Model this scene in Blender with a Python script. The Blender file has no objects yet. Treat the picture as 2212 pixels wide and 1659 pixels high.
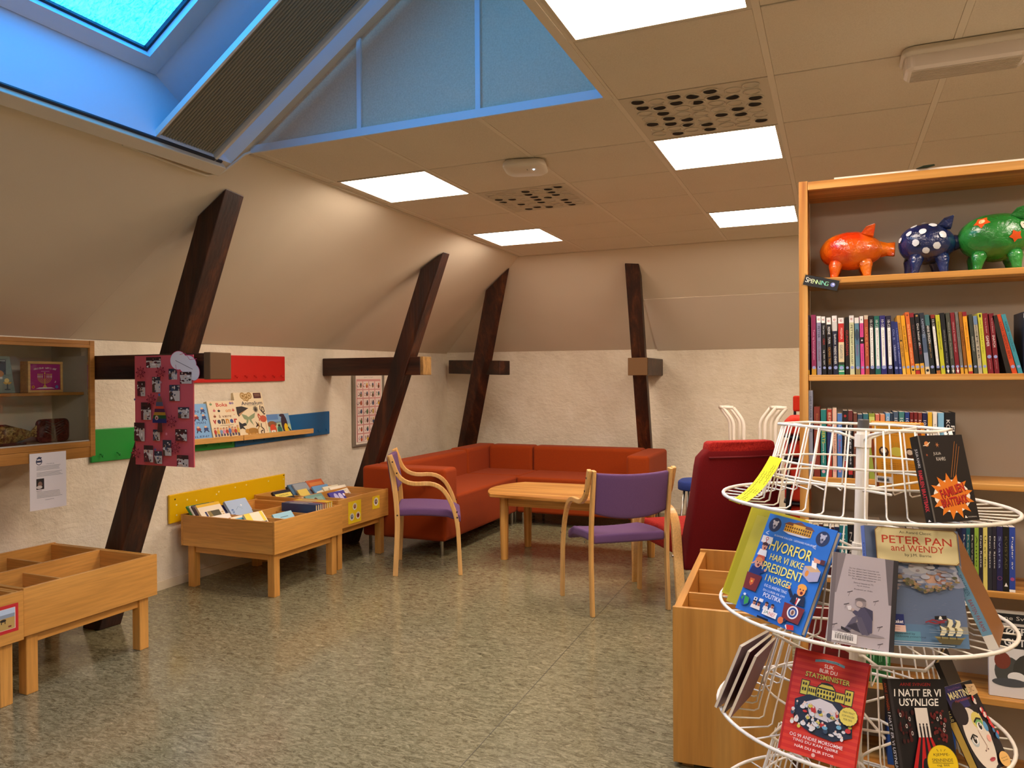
import bpy, bmesh, math, random
from mathutils import Vector as V, Matrix as M, noise
rnd = random.Random(11)
SC = bpy.context.scene
COL = SC.collection
PI = math.pi
R = math.radians

# ------------------------------------------------------------------ camera
FPX, YAW, PITCH, ROLL, EYE = 1632.4172, 0.4038, -0.0060, -0.0065, 1.40
_cy, _sy, _cp, _sp, _cr, _sr = math.cos(YAW), math.sin(YAW), math.cos(PITCH), math.sin(PITCH), math.cos(ROLL), math.sin(ROLL)
FW = V((-_sy*_cp, _cy*_cp, _sp))
_r0 = V((_cy, _sy, 0)); _u0 = _r0.cross(FW)
RT = _cr*_r0 + _sr*_u0
UP = -_sr*_r0 + _cr*_u0
CAM = V((0, 0, EYE))
def ray(x, y): return FW + RT*((x-1106)/FPX) - UP*((y-829.5)/FPX)
def atx(x, y, v): d = ray(x, y); return CAM + d*(v/d.x)
def aty(x, y, v): d = ray(x, y); return CAM + d*(v/d.y)
def atz(x, y, v): d = ray(x, y); return CAM + d*((v-EYE)/d.z)
def atp(x, y, p, n):
    d = ray(x, y); p = V(p); n = V(n); return CAM + d*((p-CAM).dot(n)/d.dot(n))
cam = bpy.data.cameras.new('camera'); co = bpy.data.objects.new('camera', cam); COL.objects.link(co)
cam.sensor_width = 36; cam.lens = FPX/2212*36; cam.clip_start = 0.05
co.matrix_world = M((( RT.x, UP.x, -FW.x, 0), (RT.y, UP.y, -FW.y, 0), (RT.z, UP.z, -FW.z, EYE), (0, 0, 0, 1)))
SC.camera = co

# ------------------------------------------------------------------ colour + materials
def lin(h):
    h = h.lstrip('#'); o = []
    for i in (0, 2, 4):
        c = int(h[i:i+2], 16)/255
        o.append(c/12.92 if c <= .04045 else ((c+.055)/1.055)**2.4)
    return (o[0], o[1], o[2], 1)
MC = {}
class NT:
    def __init__(s, name):
        s.m = bpy.data.materials.new(name); s.m.use_nodes = True
        s.t = s.m.node_tree; s.t.nodes.clear()
        s.out = s.n('ShaderNodeOutputMaterial'); s.b = s.n('ShaderNodeBsdfPrincipled')
        s.l(s.b.outputs[0], s.out.inputs[0]); s.tc = None
    def n(s, k, **kw):
        q = s.t.nodes.new(k)
        for a, b in kw.items(): setattr(q, a, b)
        return q
    def l(s, a, b): s.t.links.new(a, b)
    def coord(s, scale=(1, 1, 1), rot=(0, 0, 0), kind='Object'):
        if s.tc is None: s.tc = s.n('ShaderNodeTexCoord')
        m = s.n('ShaderNodeMapping'); m.inputs['Scale'].default_value = scale; m.inputs['Rotation'].default_value = rot
        s.l(s.tc.outputs[kind], m.inputs[0]); return m.outputs[0]
    def noise(s, vec, scale, detail=3, rough=.5, dist=0):
        q = s.n('ShaderNodeTexNoise'); q.inputs['Scale'].default_value = scale; q.inputs['Detail'].default_value = detail
        q.inputs['Roughness'].default_value = rough; q.inputs['Distortion'].default_value = dist
        s.l(vec, q.inputs['Vector']); return q.outputs['Fac']
    def ramp(s, fac, stops, mode='LINEAR'):
        q = s.n('ShaderNodeValToRGB'); e = q.color_ramp.elements; q.color_ramp.interpolation = mode
        while len(e) < len(stops): e.new(.5)
        for i, (p, c) in enumerate(stops): e[i].position = p; e[i].color = lin(c) if isinstance(c, str) else (c, c, c, 1)
        s.l(fac, q.inputs[0]); return q.outputs[0]
    def mix(s, fac, a, b, mode='MIX'):
        q = s.n('ShaderNodeMix', data_type='RGBA', blend_type=mode)
        for sock, v in ((q.inputs[0], fac), (q.inputs[6], a), (q.inputs[7], b)):
            if isinstance(v, (int, float)): sock.default_value = v
            elif isinstance(v, str): sock.default_value = lin(v)
            else: s.l(v, sock)
        return q.outputs[2]
    def bump(s, h, strength, dist=.01):
        q = s.n('ShaderNodeBump'); q.inputs['Strength'].default_value = strength; q.inputs['Distance'].default_value = dist
        s.l(h, q.inputs['Height']); s.l(q.outputs[0], s.b.inputs['Normal'])
    def base(s, v):
        if isinstance(v, str): s.b.inputs['Base Color'].default_value = lin(v)
        else: s.l(v, s.b.inputs['Base Color'])
    def set(s, rough=.5, spec=.5, metal=0, coat=0, sheen=0):
        i = s.b.inputs; i['Roughness'].default_value = rough; i['Specular IOR Level'].default_value = spec
        i['Metallic'].default_value = metal; i['Coat Weight'].default_value = coat; i['Coat Roughness'].default_value = .12
        i['Sheen Weight'].default_value = sheen
        return s.m
def plain(h, rough=.5, spec=.4, metal=0, coat=0):
    k = ('p', h, rough, spec, metal, coat)
    if k not in MC:
        t = NT('paint_' + h.strip('#')); t.base(h)
        MC[k] = t.set(rough, spec, metal, coat)
    return MC[k]
def fabric(h, h2=None, scale=260, rough=.9, bump=.25):
    k = ('f', h, h2, scale)
    if k not in MC:
        t = NT('fabric_' + h.strip('#')); c = t.coord()
        f = t.noise(c, scale, 2); g = t.noise(c, 9, 3)
        col = t.mix(t.ramp(f, [(.35, 0.), (.65, 1.)]), h, h2 or h)
        t.base(t.mix(t.ramp(g, [(.3, 0.), (.75, .28)]), col, '#000000', 'MULTIPLY') if False else col)
        t.bump(f, bump, .002); MC[k] = t.set(rough, .2, sheen=.03)
    return MC[k]
def wood(key, c1, c2, c3, along='x', fine=60, wide=9, rough=.38, stretch=.055, bump=.05, spec=.45, coat=0):
    k = ('w', key, along)
    if k not in MC:
        t = NT('wood_' + key + '_' + along)
        st = {'x': (stretch, 1, 1), 'y': (1, stretch, 1), 'z': (1, 1, stretch)}[along]
        c = t.coord(st); a = t.noise(c, wide, 3, .5, .6); b = t.noise(c, fine, 3, .6)
        base = t.ramp(a, [(.32, c1), (.52, c2), (.7, c3)])
        d = t.ramp(b, [(.35, .82), (.6, 1.)])
        t.base(t.mix(1., base, d, 'MULTIPLY')); t.bump(b, bump, .002)
        MC[k] = t.set(rough, spec, coat=coat)
    return MC[k]
def beech(a='x'): return wood('beech', '#c98d40', '#d6994a', '#dfa555', a, 90, 5, .36, .05, .03)
def pine(a='x'): return wood('pine', '#a5641f', '#cf9344', '#dfa85c', a, 70, 24, .4, .03, .04)
def birch(a='z'): return wood('birch', '#d7a155', '#e2b06a', '#e9bc7a', a, 110, 6, .35, .05, .03)
def laminate(a='z'): return wood('laminate', '#ba7f34', '#c48a3d', '#cb9447', a, 40, 9, .4, .06, .02)
def timber(a='z'):
    k = ('timber', a)
    if k not in MC:
        t = NT('wood_dark_timber_' + a); st = {'x': (.05, 1, 1), 'y': (1, .05, 1), 'z': (1, 1, .05)}[a]
        c = t.coord(st); n1 = t.noise(c, 11, 4, .6, .5); n2 = t.noise(c, 70, 3, .6)
        col = t.ramp(n1, [(.3, '#1c0e08'), (.5, '#36190d'), (.66, '#522a13'), (.8, '#6a3818')])
        t.base(t.mix(1., col, t.ramp(n2, [(.3, .55), (.6, 1.)]), 'MULTIPLY'))
        t.bump(n2, .35, .006); MC[k] = t.set(.42, .4)
    return MC[k]
def emis(h, s, key):
    k = ('e', h, s, key)
    if k not in MC:
        t = NT(key); t.base('#202020'); t.b.inputs['Emission Color'].default_value = h if isinstance(h, tuple) else lin(h)
        t.b.inputs['Emission Strength'].default_value = s; MC[k] = t.set(.5)
    return MC[k]
def glass_mat(tint=(.86, .92, .88, 1), refl=.9, key='cabinet_glass'):
    if key not in MC:
        m = bpy.data.materials.new(key); m.use_nodes = True; t = m.node_tree; t.nodes.clear()
        o = t.nodes.new('ShaderNodeOutputMaterial'); mx = t.nodes.new('ShaderNodeMixShader')
        tr = t.nodes.new('ShaderNodeBsdfTransparent'); gl = t.nodes.new('ShaderNodeBsdfGlossy'); fr = t.nodes.new('ShaderNodeFresnel')
        fr.inputs[0].default_value = 1.45; tr.inputs[0].default_value = tint; gl.inputs['Roughness'].default_value = .03
        t.links.new(fr.outputs[0], mx.inputs[0]); t.links.new(tr.outputs[0], mx.inputs[1]); t.links.new(gl.outputs[0], mx.inputs[2]); t.links.new(mx.outputs[0], o.inputs[0])
        MC[key] = m
    return MC[key]
WHITE_WIRE = lambda: plain('#f0e9dc', .35, .5)

# ------------------------------------------------------------------ mesh builder
class B:
    def __init__(s): s.bm = bmesh.new(); s.done = set()
    def add(s, vs, fs):
        v = [s.bm.verts.new(p) for p in vs]
        for f in fs:
            try: s.bm.faces.new([v[i] for i in f])
            except ValueError: pass
        return s
    def hexa(s, b, t):   # 4 bottom + 4 top points
        return s.add(list(b)+list(t), [(3, 2, 1, 0), (4, 5, 6, 7), (0, 1, 5, 4), (1, 2, 6, 5), (2, 3, 7, 6), (3, 0, 4, 7)])
    def box(s, x0, y0, z0, x1, y1, z1, mx=None):
        p = [V(q) for q in ((x0, y0, z0), (x1, y0, z0), (x1, y1, z0), (x0, y1, z0), (x0, y0, z1), (x1, y0, z1), (x1, y1, z1), (x0, y1, z1))]
        if mx: p = [mx @ q for q in p]
        return s.hexa(p[:4], p[4:])
    def prism(s, poly, d):   # poly 3d points, extruded by d
        n = len(poly); d = V(d); a = [V(p) for p in poly]; b = [p+d for p in a]
        return s.add(a+b, [tuple(range(n))[::-1], tuple(range(n, 2*n))] + [(i, (i+1) % n, n+(i+1) % n, n+i) for i in range(n)])
    def tube(s, pts, r, n=6, closed=False):
        pts = [V(p) for p in pts]; m = len(pts); rings = []; prev = None
        for i, p in enumerate(pts):
            if closed: t = (pts[(i+1) % m]-pts[i-1])
            else: t = pts[min(i+1, m-1)]-pts[max(i-1, 0)]
            t.normalize()
            if prev is None:
                u = t.orthogonal().normalized()
            else:
                u = prev - t*prev.dot(t)
                u = u.normalized() if u.length > 1e-6 else t.orthogonal().normalized()
            prev = u; w = t.cross(u); rr = r[i] if isinstance(r, (list, tuple)) else r
            rings.append([s.bm.verts.new(p+(u*math.cos(2*PI*k/n)+w*math.sin(2*PI*k/n))*rr) for k in range(n)])
        for i in range(m if closed else m-1):
            a, b = rings[i], rings[(i+1) % m]
            off = 0
            if closed and i == m-1:
                off = min(range(n), key=lambda o: (a[0].co-b[o].co).length)
            for k in range(n):
                try: s.bm.faces.new((a[k], a[(k+1) % n], b[(k+1+off) % n], b[(k+off) % n]))
                except ValueError: pass
        if not closed:
            s.bm.faces.new(rings[0][::-1]); s.bm.faces.new(rings[-1])
        return s
    def bar(s, pts, w, d, side):   # rectangular section swept along pts; side = direction of w
        pts = [V(p) for p in pts]; side = V(side).normalized(); m = len(pts); rings = []
        for i, p in enumerate(pts):
            t0 = (pts[i]-pts[i-1]).normalized() if i else None
            t1 = (pts[i+1]-pts[i]).normalized() if i < m-1 else None
            t = ((t0 or t1)+(t1 or t0)).normalized(); nn = t.cross(side).normalized()
            k = 1/max(.5, (t0 or t1).dot(t))
            rings.append([s.bm.verts.new(p+side*a*w/2+nn*b*d/2*k) for a, b in ((-1, -1), (1, -1), (1, 1), (-1, 1))])
        for a, b in zip(rings, rings[1:]):
            for k in range(4): s.bm.faces.new((a[k], a[(k+1) % 4], b[(k+1) % 4], b[k]))
        s.bm.faces.new(rings[0][::-1]); s.bm.faces.new(rings[-1])
        return s
    def lathe(s, prof, n=24, mx=None, cap=True):
        rings = []
        for r, z in prof:
            rings.append([s.bm.verts.new((mx or M()) @ V((r*math.cos(2*PI*k/n), r*math.sin(2*PI*k/n), z))) for k in range(n)])
        for a, b in zip(rings, rings[1:]):
            for k in range(n): s.bm.faces.new((a[k], a[(k+1) % n], b[(k+1) % n], b[k]))
        if cap: s.bm.faces.new(rings[0][::-1]); s.bm.faces.new(rings[-1])
        return s
    def ball(s, c, r, u=20, v=12, fn=None):
        c = V(c); r = r if isinstance(r, (tuple, list)) else (r, r, r)
        g = bmesh.ops.create_uvsphere(s.bm, u_segments=u, v_segments=v, radius=1)
        for q in g['verts']:
            p = V((q.co.x*r[0], q.co.y*r[1], q.co.z*r[2])); p += c
            q.co = fn(p) if fn else p
        return s
    def paint(s, i):   # faces added since the last call get material slot i
        for f in s.bm.faces:
            if f not in s.done: f.material_index = i; s.done.add(f)
        return s
    def build(s, name, mat, parent=None, bevel=0, seg=2, smooth=False, sub=0, mx=None, angle=40, label=None):
        if mx is not None: s.bm.transform(mx)
        bmesh.ops.recalc_face_normals(s.bm, faces=s.bm.faces[:])
        me = bpy.data.meshes.new(name); s.bm.to_mesh(me); s.bm.free()
        me.materials.append(mat) if not isinstance(mat, list) else [me.materials.append(m) for m in mat]
        o = bpy.data.objects.new(name, me); COL.objects.link(o)
        if parent: o.parent = parent
        if bevel:
            b = o.modifiers.new('bevel', 'BEVEL'); b.width = bevel; b.segments = seg; b.limit_method = 'ANGLE'; b.angle_limit = R(angle)
            b.harden_normals = False
        if sub:
            q = o.modifiers.new('sub', 'SUBSURF'); q.levels = sub; q.render_levels = sub
        if smooth or sub:
            for p in me.polygons: p.use_smooth = True
        if label: o['label'] = label
        return o
def thing(name, label, cat, loc=(0, 0, 0), rz=0, group=None):
    o = bpy.data.objects.new(name, None); COL.objects.link(o); o.location = loc; o.rotation_euler = (0, 0, rz)
    o.empty_display_size = .1; return tag(o, label, cat, group)
def tag(o, label, cat, group=None):
    o['label'] = label; o['category'] = cat
    if group: o['group'] = group
    return o
def struct(o): o['kind'] = 'structure'; return o
def copy_thing(src, label, group=None):
    c = src.copy(); COL.objects.link(c); c['label'] = label
    if group: c['group'] = group
    def rec(a, b):
        for ch in kids[a.name]:
            d = ch.copy(); COL.objects.link(d); d.parent = b; rec(ch, d)
    kids = {}
    def gather(a): kids[a.name] = [x for x in bpy.data.objects if x.parent == a]; [gather(x) for x in kids[a.name]]
    gather(src); rec(src, c); return c

# ------------------------------------------------------------------ flat printed art (letters and pictures on covers, signs, posters)
TX = {}
def glyphs(s, bold=0, shear=0, align='CENTER'):
    k = (s, bold, shear)
    if k not in TX:
        cu = bpy.data.curves.new('lettering', 'FONT'); cu.body = s; cu.size = 1; cu.resolution_u = 2; cu.offset = bold; cu.shear = shear
        ob = bpy.data.objects.new('lettering', cu); me = ob.to_mesh()
        vs = [(v.co.x, v.co.y) for v in me.vertices]; fs = [tuple(p.vertices) for p in me.polygons]
        ob.to_mesh_clear(); bpy.data.objects.remove(ob); bpy.data.curves.remove(cu)
        if not vs: vs = [(0, 0), (1, 0), (1, 1)]; fs = []
        x0 = min(v[0] for v in vs); x1 = max(v[0] for v in vs); y0 = min(v[1] for v in vs); y1 = max(v[1] for v in vs)
        TX[k] = ([((x-(x0+x1)/2), (y-(y0+y1)/2)) for x, y in vs], fs, max(x1-x0, 1e-3), max(y1-y0, 1e-3))
    return TX[k]
class Art:
    """unit square u,v in 0..1 on a sheet w by h; layers stack outwards"""
    def __init__(s, w, h): s.w, s.h = w, h; s.vs = []; s.fs = []; s.mi = []; s.mats = []; s.z = 0
    def mat(s, h, rough=.45):
        m = h if not isinstance(h, str) else plain(h, rough, .4)
        if m not in s.mats: s.mats.append(m)
        return s.mats.index(m)
    def poly(s, pts, h):
        s.z += 1; b = len(s.vs); s.vs += [(p[0]*s.w, p[1]*s.h, s.z*6e-5) for p in pts]
        s.fs.append(tuple(range(b, b+len(pts)))); s.mi.append(s.mat(h)); return s
    def rect(s, u0, v0, u1, v1, h): return s.poly([(u0, v0), (u1, v0), (u1, v1), (u0, v1)], h)
    def ell(s, u, v, ru, h, rv=None, n=20, a0=0, a1=2*PI, star=None):
        rv = rv if rv is not None else ru*s.w/s.h; full = abs(a1-a0-2*PI) < 1e-6
        pts = []
        for i in range(n if full else n+1):
            a = a0+(a1-a0)*i/n; k = 1 if not star or i % 2 == 0 else star
            pts.append((u+ru*k*math.cos(a), v+rv*k*math.sin(a)))
        return s.poly(pts, h)
    def line(s, pts, wd, h):   # wd in sheet widths
        s.z += 1
        for (a, b), (c, d) in zip(pts, pts[1:]):
            dx, dy = (c-a)*s.w, (d-b)*s.h; L = math.hypot(dx, dy) or 1; nx, ny = -dy/L*wd*s.w/2, dx/L*wd*s.w/2; q = len(s.vs)
            s.vs += [(a*s.w+nx, b*s.h+ny, s.z*6e-5), (a*s.w-nx, b*s.h-ny, s.z*6e-5), (c*s.w-nx, d*s.h-ny, s.z*6e-5), (c*s.w+nx, d*s.h+ny, s.z*6e-5)]
            s.fs.append((q, q+1, q+2, q+3)); s.mi.append(s.mat(h))
        return s
    def text(s, t, u, v, h, w=None, ht=None, rot=0, bold=0, shear=0):
        """w, ht: size in fractions of sheet width / height (either or both)"""
        g, f, gw, gh = glyphs(t, bold, shear); s.z += 1
        if rot in (90, -90):
            sx = (w*s.h/gw) if w else None; sy = (ht*s.w/gh) if ht else None
        else:
            sx = (w*s.w/gw) if w else None; sy = (ht*s.h/gh) if ht else None
        sx = sx or sy; sy = sy or sx; b = len(s.vs); c, d = math.cos(R(rot)), math.sin(R(rot)); k = s.mat(h)
        for x, y in g:
            x, y = x*sx, y*sy; s.vs.append((u*s.w+x*c-y*d, v*s.h+x*d+y*c, s.z*6e-5))
        for q in f: s.fs.append(tuple(b+i for i in q)); s.mi.append(k)
        return s
    def lines(s, u0, u1, v, dv, n, h, th=.006, jag=.12):
        for i in range(n):
            e = u1-(u1-u0)*jag*rnd.random(); s.rect(u0, v-i*dv-th/2, e, v-i*dv+th/2, h)
        return s
    def build(s, name, mx, parent):
        me = bpy.data.meshes.new(name); me.from_pydata([tuple(mx @ V(v)) for v in s.vs], [], s.fs)
        for m in s.mats: me.materials.append(m)
        me.polygons.foreach_set('material_index', s.mi); me.update()
        o = bpy.data.objects.new(name, me); COL.objects.link(o); o.parent = parent; return o
def basis(o, ex, ey, ez): return M(((ex[0], ey[0], ez[0], o[0]), (ex[1], ey[1], ez[1], o[1]), (ex[2], ey[2], ez[2], o[2]), (0, 0, 0, 1)))

# a book: origin at middle of its bottom edge, front cover facing -y, spine on -x (or +x when it shows its back)
def book(label, w, h, t, cover, mx, front=None, spine=None, group=None, flip=False, hard=True, pages='#e9dcc0', name='book', fcol=None, rough=.4):
    o = thing(name, label, 'book', group=group); o.matrix_world = mx
    sx = 1 if flip else -1; bt = .0025 if hard else .0007; ov = .003 if hard else 0
    b = B()
    b.box(-w/2, -t/2, 0, w/2, -t/2+bt, h); b.box(-w/2, t/2-bt, 0, w/2, t/2, h)
    x0, x1 = sorted((sx*w/2, sx*(w/2-bt))); b.box(x0, -t/2+bt, 0, x1, t/2-bt, h)
    cv = b.build('cover', plain(cover, rough, .45), o)
    x0, x1 = sorted((sx*(w/2-bt), -sx*(w/2-ov)))
    B().box(x0, -t/2+bt, ov, x1, t/2-bt, h-ov).build('page_block', plain(pages, .8), o)
    if front:
        a = Art(w, h); front(a); a.build('cover_print', basis((-w/2, -t/2-.0004, 0), (1, 0, 0), (0, 0, 1), (0, -1, 0)), cv)
    if spine:
        a = Art(t, h); spine(a)
        if flip: a.build('spine_print', basis((w/2+.0004, -t/2, 0), (0, 1, 0), (0, 0, 1), (1, 0, 0)), cv)
        else: a.build('spine_print', basis((-w/2-.0004, t/2, 0), (0, -1, 0), (0, 0, 1), (-1, 0, 0)), cv)
    return o

# ------------------------------------------------------------------ room shell
HC = 2.5844; XW = -4.18; YB = 7.84; XE = -2.81; YE = 6.74
NEAR, RIGHT = -2.6, 3.4
SLP = .675                                   # rise of the left roof slope
def slz(x): return HC + SLP*(x-XE)
KN0, KN1 = 1.659, 1.705                      # knee wall height at the near end and at the corner
def m_plaster():
    t = NT('rough_white_plaster'); c = t.coord()
    a = t.noise(c, 5, 5, .6, .4); b = t.noise(c, 26, 4, .6); d = t.noise(t.coord((1, 1, 2.2)), 9, 4, .55, .8)
    t.base(t.ramp(a, [(.25, '#d8cbb2'), (.5, '#e2d6be'), (.75, '#e8ddc8')]))
    q = t.n('ShaderNodeMath', operation='ADD'); t.l(b, q.inputs[0]); t.l(d, q.inputs[1])
    t.bump(q.outputs[0], .42, .02); return t.set(.85, .2)
def m_slope():
    t = NT('painted_slope_board'); c = t.coord(); a = t.noise(c, 1.2, 2); b = t.noise(c, 160, 2)
    t.base(t.ramp(a, [(.3, '#d3c5ad'), (.7, '#d9ccb5')])); t.bump(b, .12, .002); return t.set(.8, .2)
def m_tile(key='ceiling_tile', c0='#cfc3ae', c1='#dbd0bc'):
    if key in MC: return MC[key]
    t = NT(key); c = t.coord(); b = t.noise(c, 210, 2, .7); g = t.noise(c, 3, 2)
    t.base(t.mix(t.ramp(g, [(.3, 0.), (.7, .6)]), t.ramp(b, [(.35, c0), (.6, c1)]), c1)); t.bump(b, .2, .002); MC[key] = t.set(.9, .15); return MC[key]
def m_floor():
    t = NT('mottled_linoleum')
    c1 = t.coord((1, 2.6, 1), (0, 0, R(35))); c2 = t.coord((1.2, 4, 1), (0, 0, R(22)))
    a = t.noise(c1, 20, 6, .72, 1.4); b = t.noise(c2, 52, 4, .65, 2.4); d = t.noise(t.coord((1, 3, 1), (0, 0, R(-30))), 60, 3, .6, 2.)
    col = t.ramp(a, [(.30, '#454029'), (.43, '#6c6549'), (.55, '#888061'), (.7, '#a49c79')])
    col = t.mix(t.ramp(b, [(.6, 0.), (.66, .8)]), col, '#c8bd92')
    col = t.mix(t.ramp(b, [(.30, .85), (.37, 0.)]), col, '#3b3a2c')
    col = t.mix(t.ramp(d, [(.7, 0.), (.75, .75)]), col, '#d6cca8')
    t.base(col); t.bump(t.noise(t.coord(), 2.2, 2), .05, .02); return t.set(.15, .5)
plaster, slope_m = m_plaster(), m_slope()
struct(B().box(XW-.3, NEAR-.2, -.12, RIGHT+.2, YB+.3, 0).build('floor', m_floor()))
fa, fb_ = atz(1282, 1339, 0), atz(999, 1652, 0); fd = (fb_-fa).normalized(); fa -= fd*1.2; fb_ += fd*.6; fn = V((-fd.y, fd.x, 0))*.0015
struct(B().prism([fa-fn, fb_-fn, fb_+fn, fa+fn], (0, 0, .0006)).build('trim_9', plain('#4a4430', .5)))
def panel(name, poly, d, m): return struct(B().prism(poly, d).build(name, m))
struct(B().box(XW-.25, NEAR, 0, XW-.06, YB+.2, 1.86).build('wall_left', plain('#777777')))  # unseen backing outside the wall, added to stop light leaking at the slope
struct(B().box(XW, YB+.06, 0, RIGHT, YB+.25, 1.84).build('wall_back', plain('#777777')))  # same unseen seal behind the back wall, added against light leaks
panel('wall_left', [(XW, NEAR, 0), (XW, YB, 0), (XW, YB, KN1), (XW, 3.3, KN0), (XW, NEAR, KN0)], (-.2, 0, 0), plaster)
panel('wall_back', [(XW, YB, 0), (RIGHT, YB, 0), (RIGHT, YB, 1.68), (XW, YB, KN1+.03)], (0, .2, 0), plaster)
warm_wall = plain('#d6cab4', .85, .2)
struct(B().box(RIGHT, NEAR, 0, RIGHT+.15, YB+.2, HC).build('wall_right', warm_wall))
struct(B().box(XW-.2, NEAR-.15, 0, RIGHT+.15, NEAR, 4.1).build('wall_near', warm_wall))
# skirting along the left wall
struct(B().box(XW, 2.0, 0, XW+.012, YB-.01, .055).build('baseboard_left', plain('#e2d3b4', .6)))
struct(B().box(XW+.012, YB-.012, 0, RIGHT, YB, .055).build('baseboard_back', plain('#e2d3b4', .6)))
# roof slopes: left slope beyond the recess, back slope, hip between them
GY = 3.09; RX = -.89
panel('wall_left_slope', [(XW, GY, KN0), (XW, YB, KN1), (XE, YE, HC), (XE, GY, HC)], (-.05, 0, .074), slope_m)
panel('wall_back_slope', [(XW, YB, KN1+.012), (RIGHT, YB, 1.68), (RIGHT, YE, HC), (XE, YE, HC)], (0, .05, .06), slope_m)
# lower board of the back slope to the right of the tie post
def bsl(x, t): return V((x, YB+(YE-YB)*t, 1.695+(HC-1.695)*t))
nrm = V((0, -(HC-1.695), -(YB-YE))).normalized()
k0, k1 = .0, .535
panel('trim_1', [bsl(-1.70, k0), bsl(1.2, k0), bsl(1.2, k1), bsl(-1.70, k1)], nrm*.006, plain('#d6c8b4', .8, .2))
# slope with the roof-window opening (near the camera); opening measured along the slope
SY0, SY1 = .35, 3.05                         # opening y range
SX0, SX1 = -2.885, -1.15                      # opening x range (lower, upper)
def sl(x, y, off=0): n = V((SLP, 0, -1)).normalized(); return V((x, y, slz(x))) + n*off
def slab(b, x0, x1, y0, y1, th=-.05):
    p = [sl(x0, y0), sl(x1, y0), sl(x1, y1), sl(x0, y1)]; n = V((SLP, 0, -1)).normalized()*th
    b.hexa(p, [q+n for q in p])
b = B(); slab(b, XW, SX0, NEAR, GY); slab(b, SX1, RX+.02, NEAR, GY); slab(b, SX0, SX1, NEAR, SY0); slab(b, SX0, SX1, SY1, GY)
struct(b.build('wall_skylight_slope', slope_m))
# window lining: splayed reveal rising to the frame and glass
LIN = plain('#d3e2f4', .45, .4)  # white lining, the window's blue daylight tinted into its colour
U = V((1, 0, SLP)).normalized(); N = V((-SLP, 0, 1)).normalized()   # up the slope, outwards
def wp(s, y, o): return V((SX0, 0, slz(SX0))) + U*s + V((0, y, 0)) + N*o
LEN = (SX1-SX0)*math.sqrt(1+SLP**2)
o0 = (0, SY0, LEN, SY1); o1 = (.13, SY0+.1, LEN-.1, 2.985-.36); DEP = .30
win = thing('window_1', 'roof window with white splayed lining above the sloped left wall', 'window', wp(0, SY1, 0)); struct(win)
def ringpts(r, o): s0, y0, s1, y1 = r; return [wp(s0, y0, o), wp(s1, y0, o), wp(s1, y1, o), wp(s0, y1, o)]
def ringmesh(b, a, c):
    for i in range(4): b.add([a[i], a[(i+1) % 4], c[(i+1) % 4], c[i]], [(0, 1, 2, 3)])
WI = M.Translation(-wp(0, SY1, 0))
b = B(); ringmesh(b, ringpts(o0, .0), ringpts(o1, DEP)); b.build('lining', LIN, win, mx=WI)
def frame_ring(r0, r1, oa, ob, nm, m):
    b = B(); A, Bq, C_, D_ = ringpts(r0, oa), ringpts(r1, oa), ringpts(r0, ob), ringpts(r1, ob)
    for i in range(4):
        j = (i+1) % 4; b.hexa([A[i], A[j], Bq[j], Bq[i]], [C_[i], C_[j], D_[j], D_[i]])
    return b.build(nm, m, win, mx=WI)
o2 = (o1[0]+.075, o1[1]+.075, o1[2]-.075, o1[3]-.085); o3 = (o2[0]+.012, o2[1]+.012, o2[2]-.012, o2[3]-.012)
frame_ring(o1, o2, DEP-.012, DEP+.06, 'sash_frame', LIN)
frame_ring(o2, o3, DEP+.02, DEP+.06, 'glazing_gasket', plain('#1c2a38', .5))
def m_pane():
    t = NT('snowy_daylight_glass'); c = t.coord((1, 2, 1), (0, 0, .5)); a = t.noise(c, 26, 5, .7, 1.5)
    col = t.ramp(a, [(.37, '#0d5f9e'), (.45, '#1f8ad6'), (.6, '#2f9cf2')]); t.base('#101820')
    t.l(col, t.b.inputs['Emission Color'])
    t.b.inputs['Emission Strength'].default_value = 3.5; return t.set(.1)
B().add(ringpts(o3, DEP+.04), [(0, 1, 2, 3)]).build('pane', m_pane(), win, mx=WI)
# outer casing of the blind: beige rails on the slope face
RAIL = plain('#cfc4ae', .5)
cas = thing('skylight_blind', 'pleated dark olive blind in white rails drawn aside in the roof window', 'blind', wp(0, SY1, 0))
BW = .335; BY1 = 2.935
b = B()
def wbox(b, s0, y0, o0_, s1, y1, o1_): b.hexa([wp(s0, y0, o0_), wp(s1, y0, o0_), wp(s1, y1, o0_), wp(s0, y1, o0_)], [wp(s0, y0, o1_), wp(s1, y0, o1_), wp(s1, y1, o1_), wp(s0, y1, o1_)])
wbox(b, -.075, SY0-.03, -.04, -.012, BY1+.07, -.002); b.build('bottom_rail', RAIL, cas, mx=WI, bevel=.004)
b = B(); wbox(b, -.012, SY0-.03, -.012, 0.002, BY1+.05, -.002); b.build('track', plain('#2b2b33', .4), cas, mx=WI)
b = B(); wbox(b, -.06, BY1-.002, -.012, LEN+.03, BY1+.016, .02); b.build('side_rail', plain('#dcd6c8', .45), cas, mx=WI, bevel=.004)
b = B(); np_ = 20
pts = []; pw_ = BW/np_
for i in range(np_):
    for k in range(7 if i == np_-1 else 6): pts.append((BY1-.006-pw_*(i+.5-.5*math.cos(PI*k/6)), .034-.026*math.sin(PI*k/6)**.8))
for (ya, oa), (yb, ob) in zip(pts, pts[1:]):
    p = [wp(.012, ya, oa), wp(.012, yb, ob), wp(LEN-.01, yb, ob), wp(LEN-.01, ya, oa)]; b.hexa(p, [q+N*.0015 for q in p])
b.build('pleated_fabric', fabric('#8f8670', '#999078', 300, .8), cas, mx=WI)
b = B(); wbox(b, .0, BY1-.022-BW, .002, LEN-.01, BY1-.008-BW, .03); b.build('leading_bar', plain('#d8d8d4', .35), cas, mx=WI)
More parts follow.
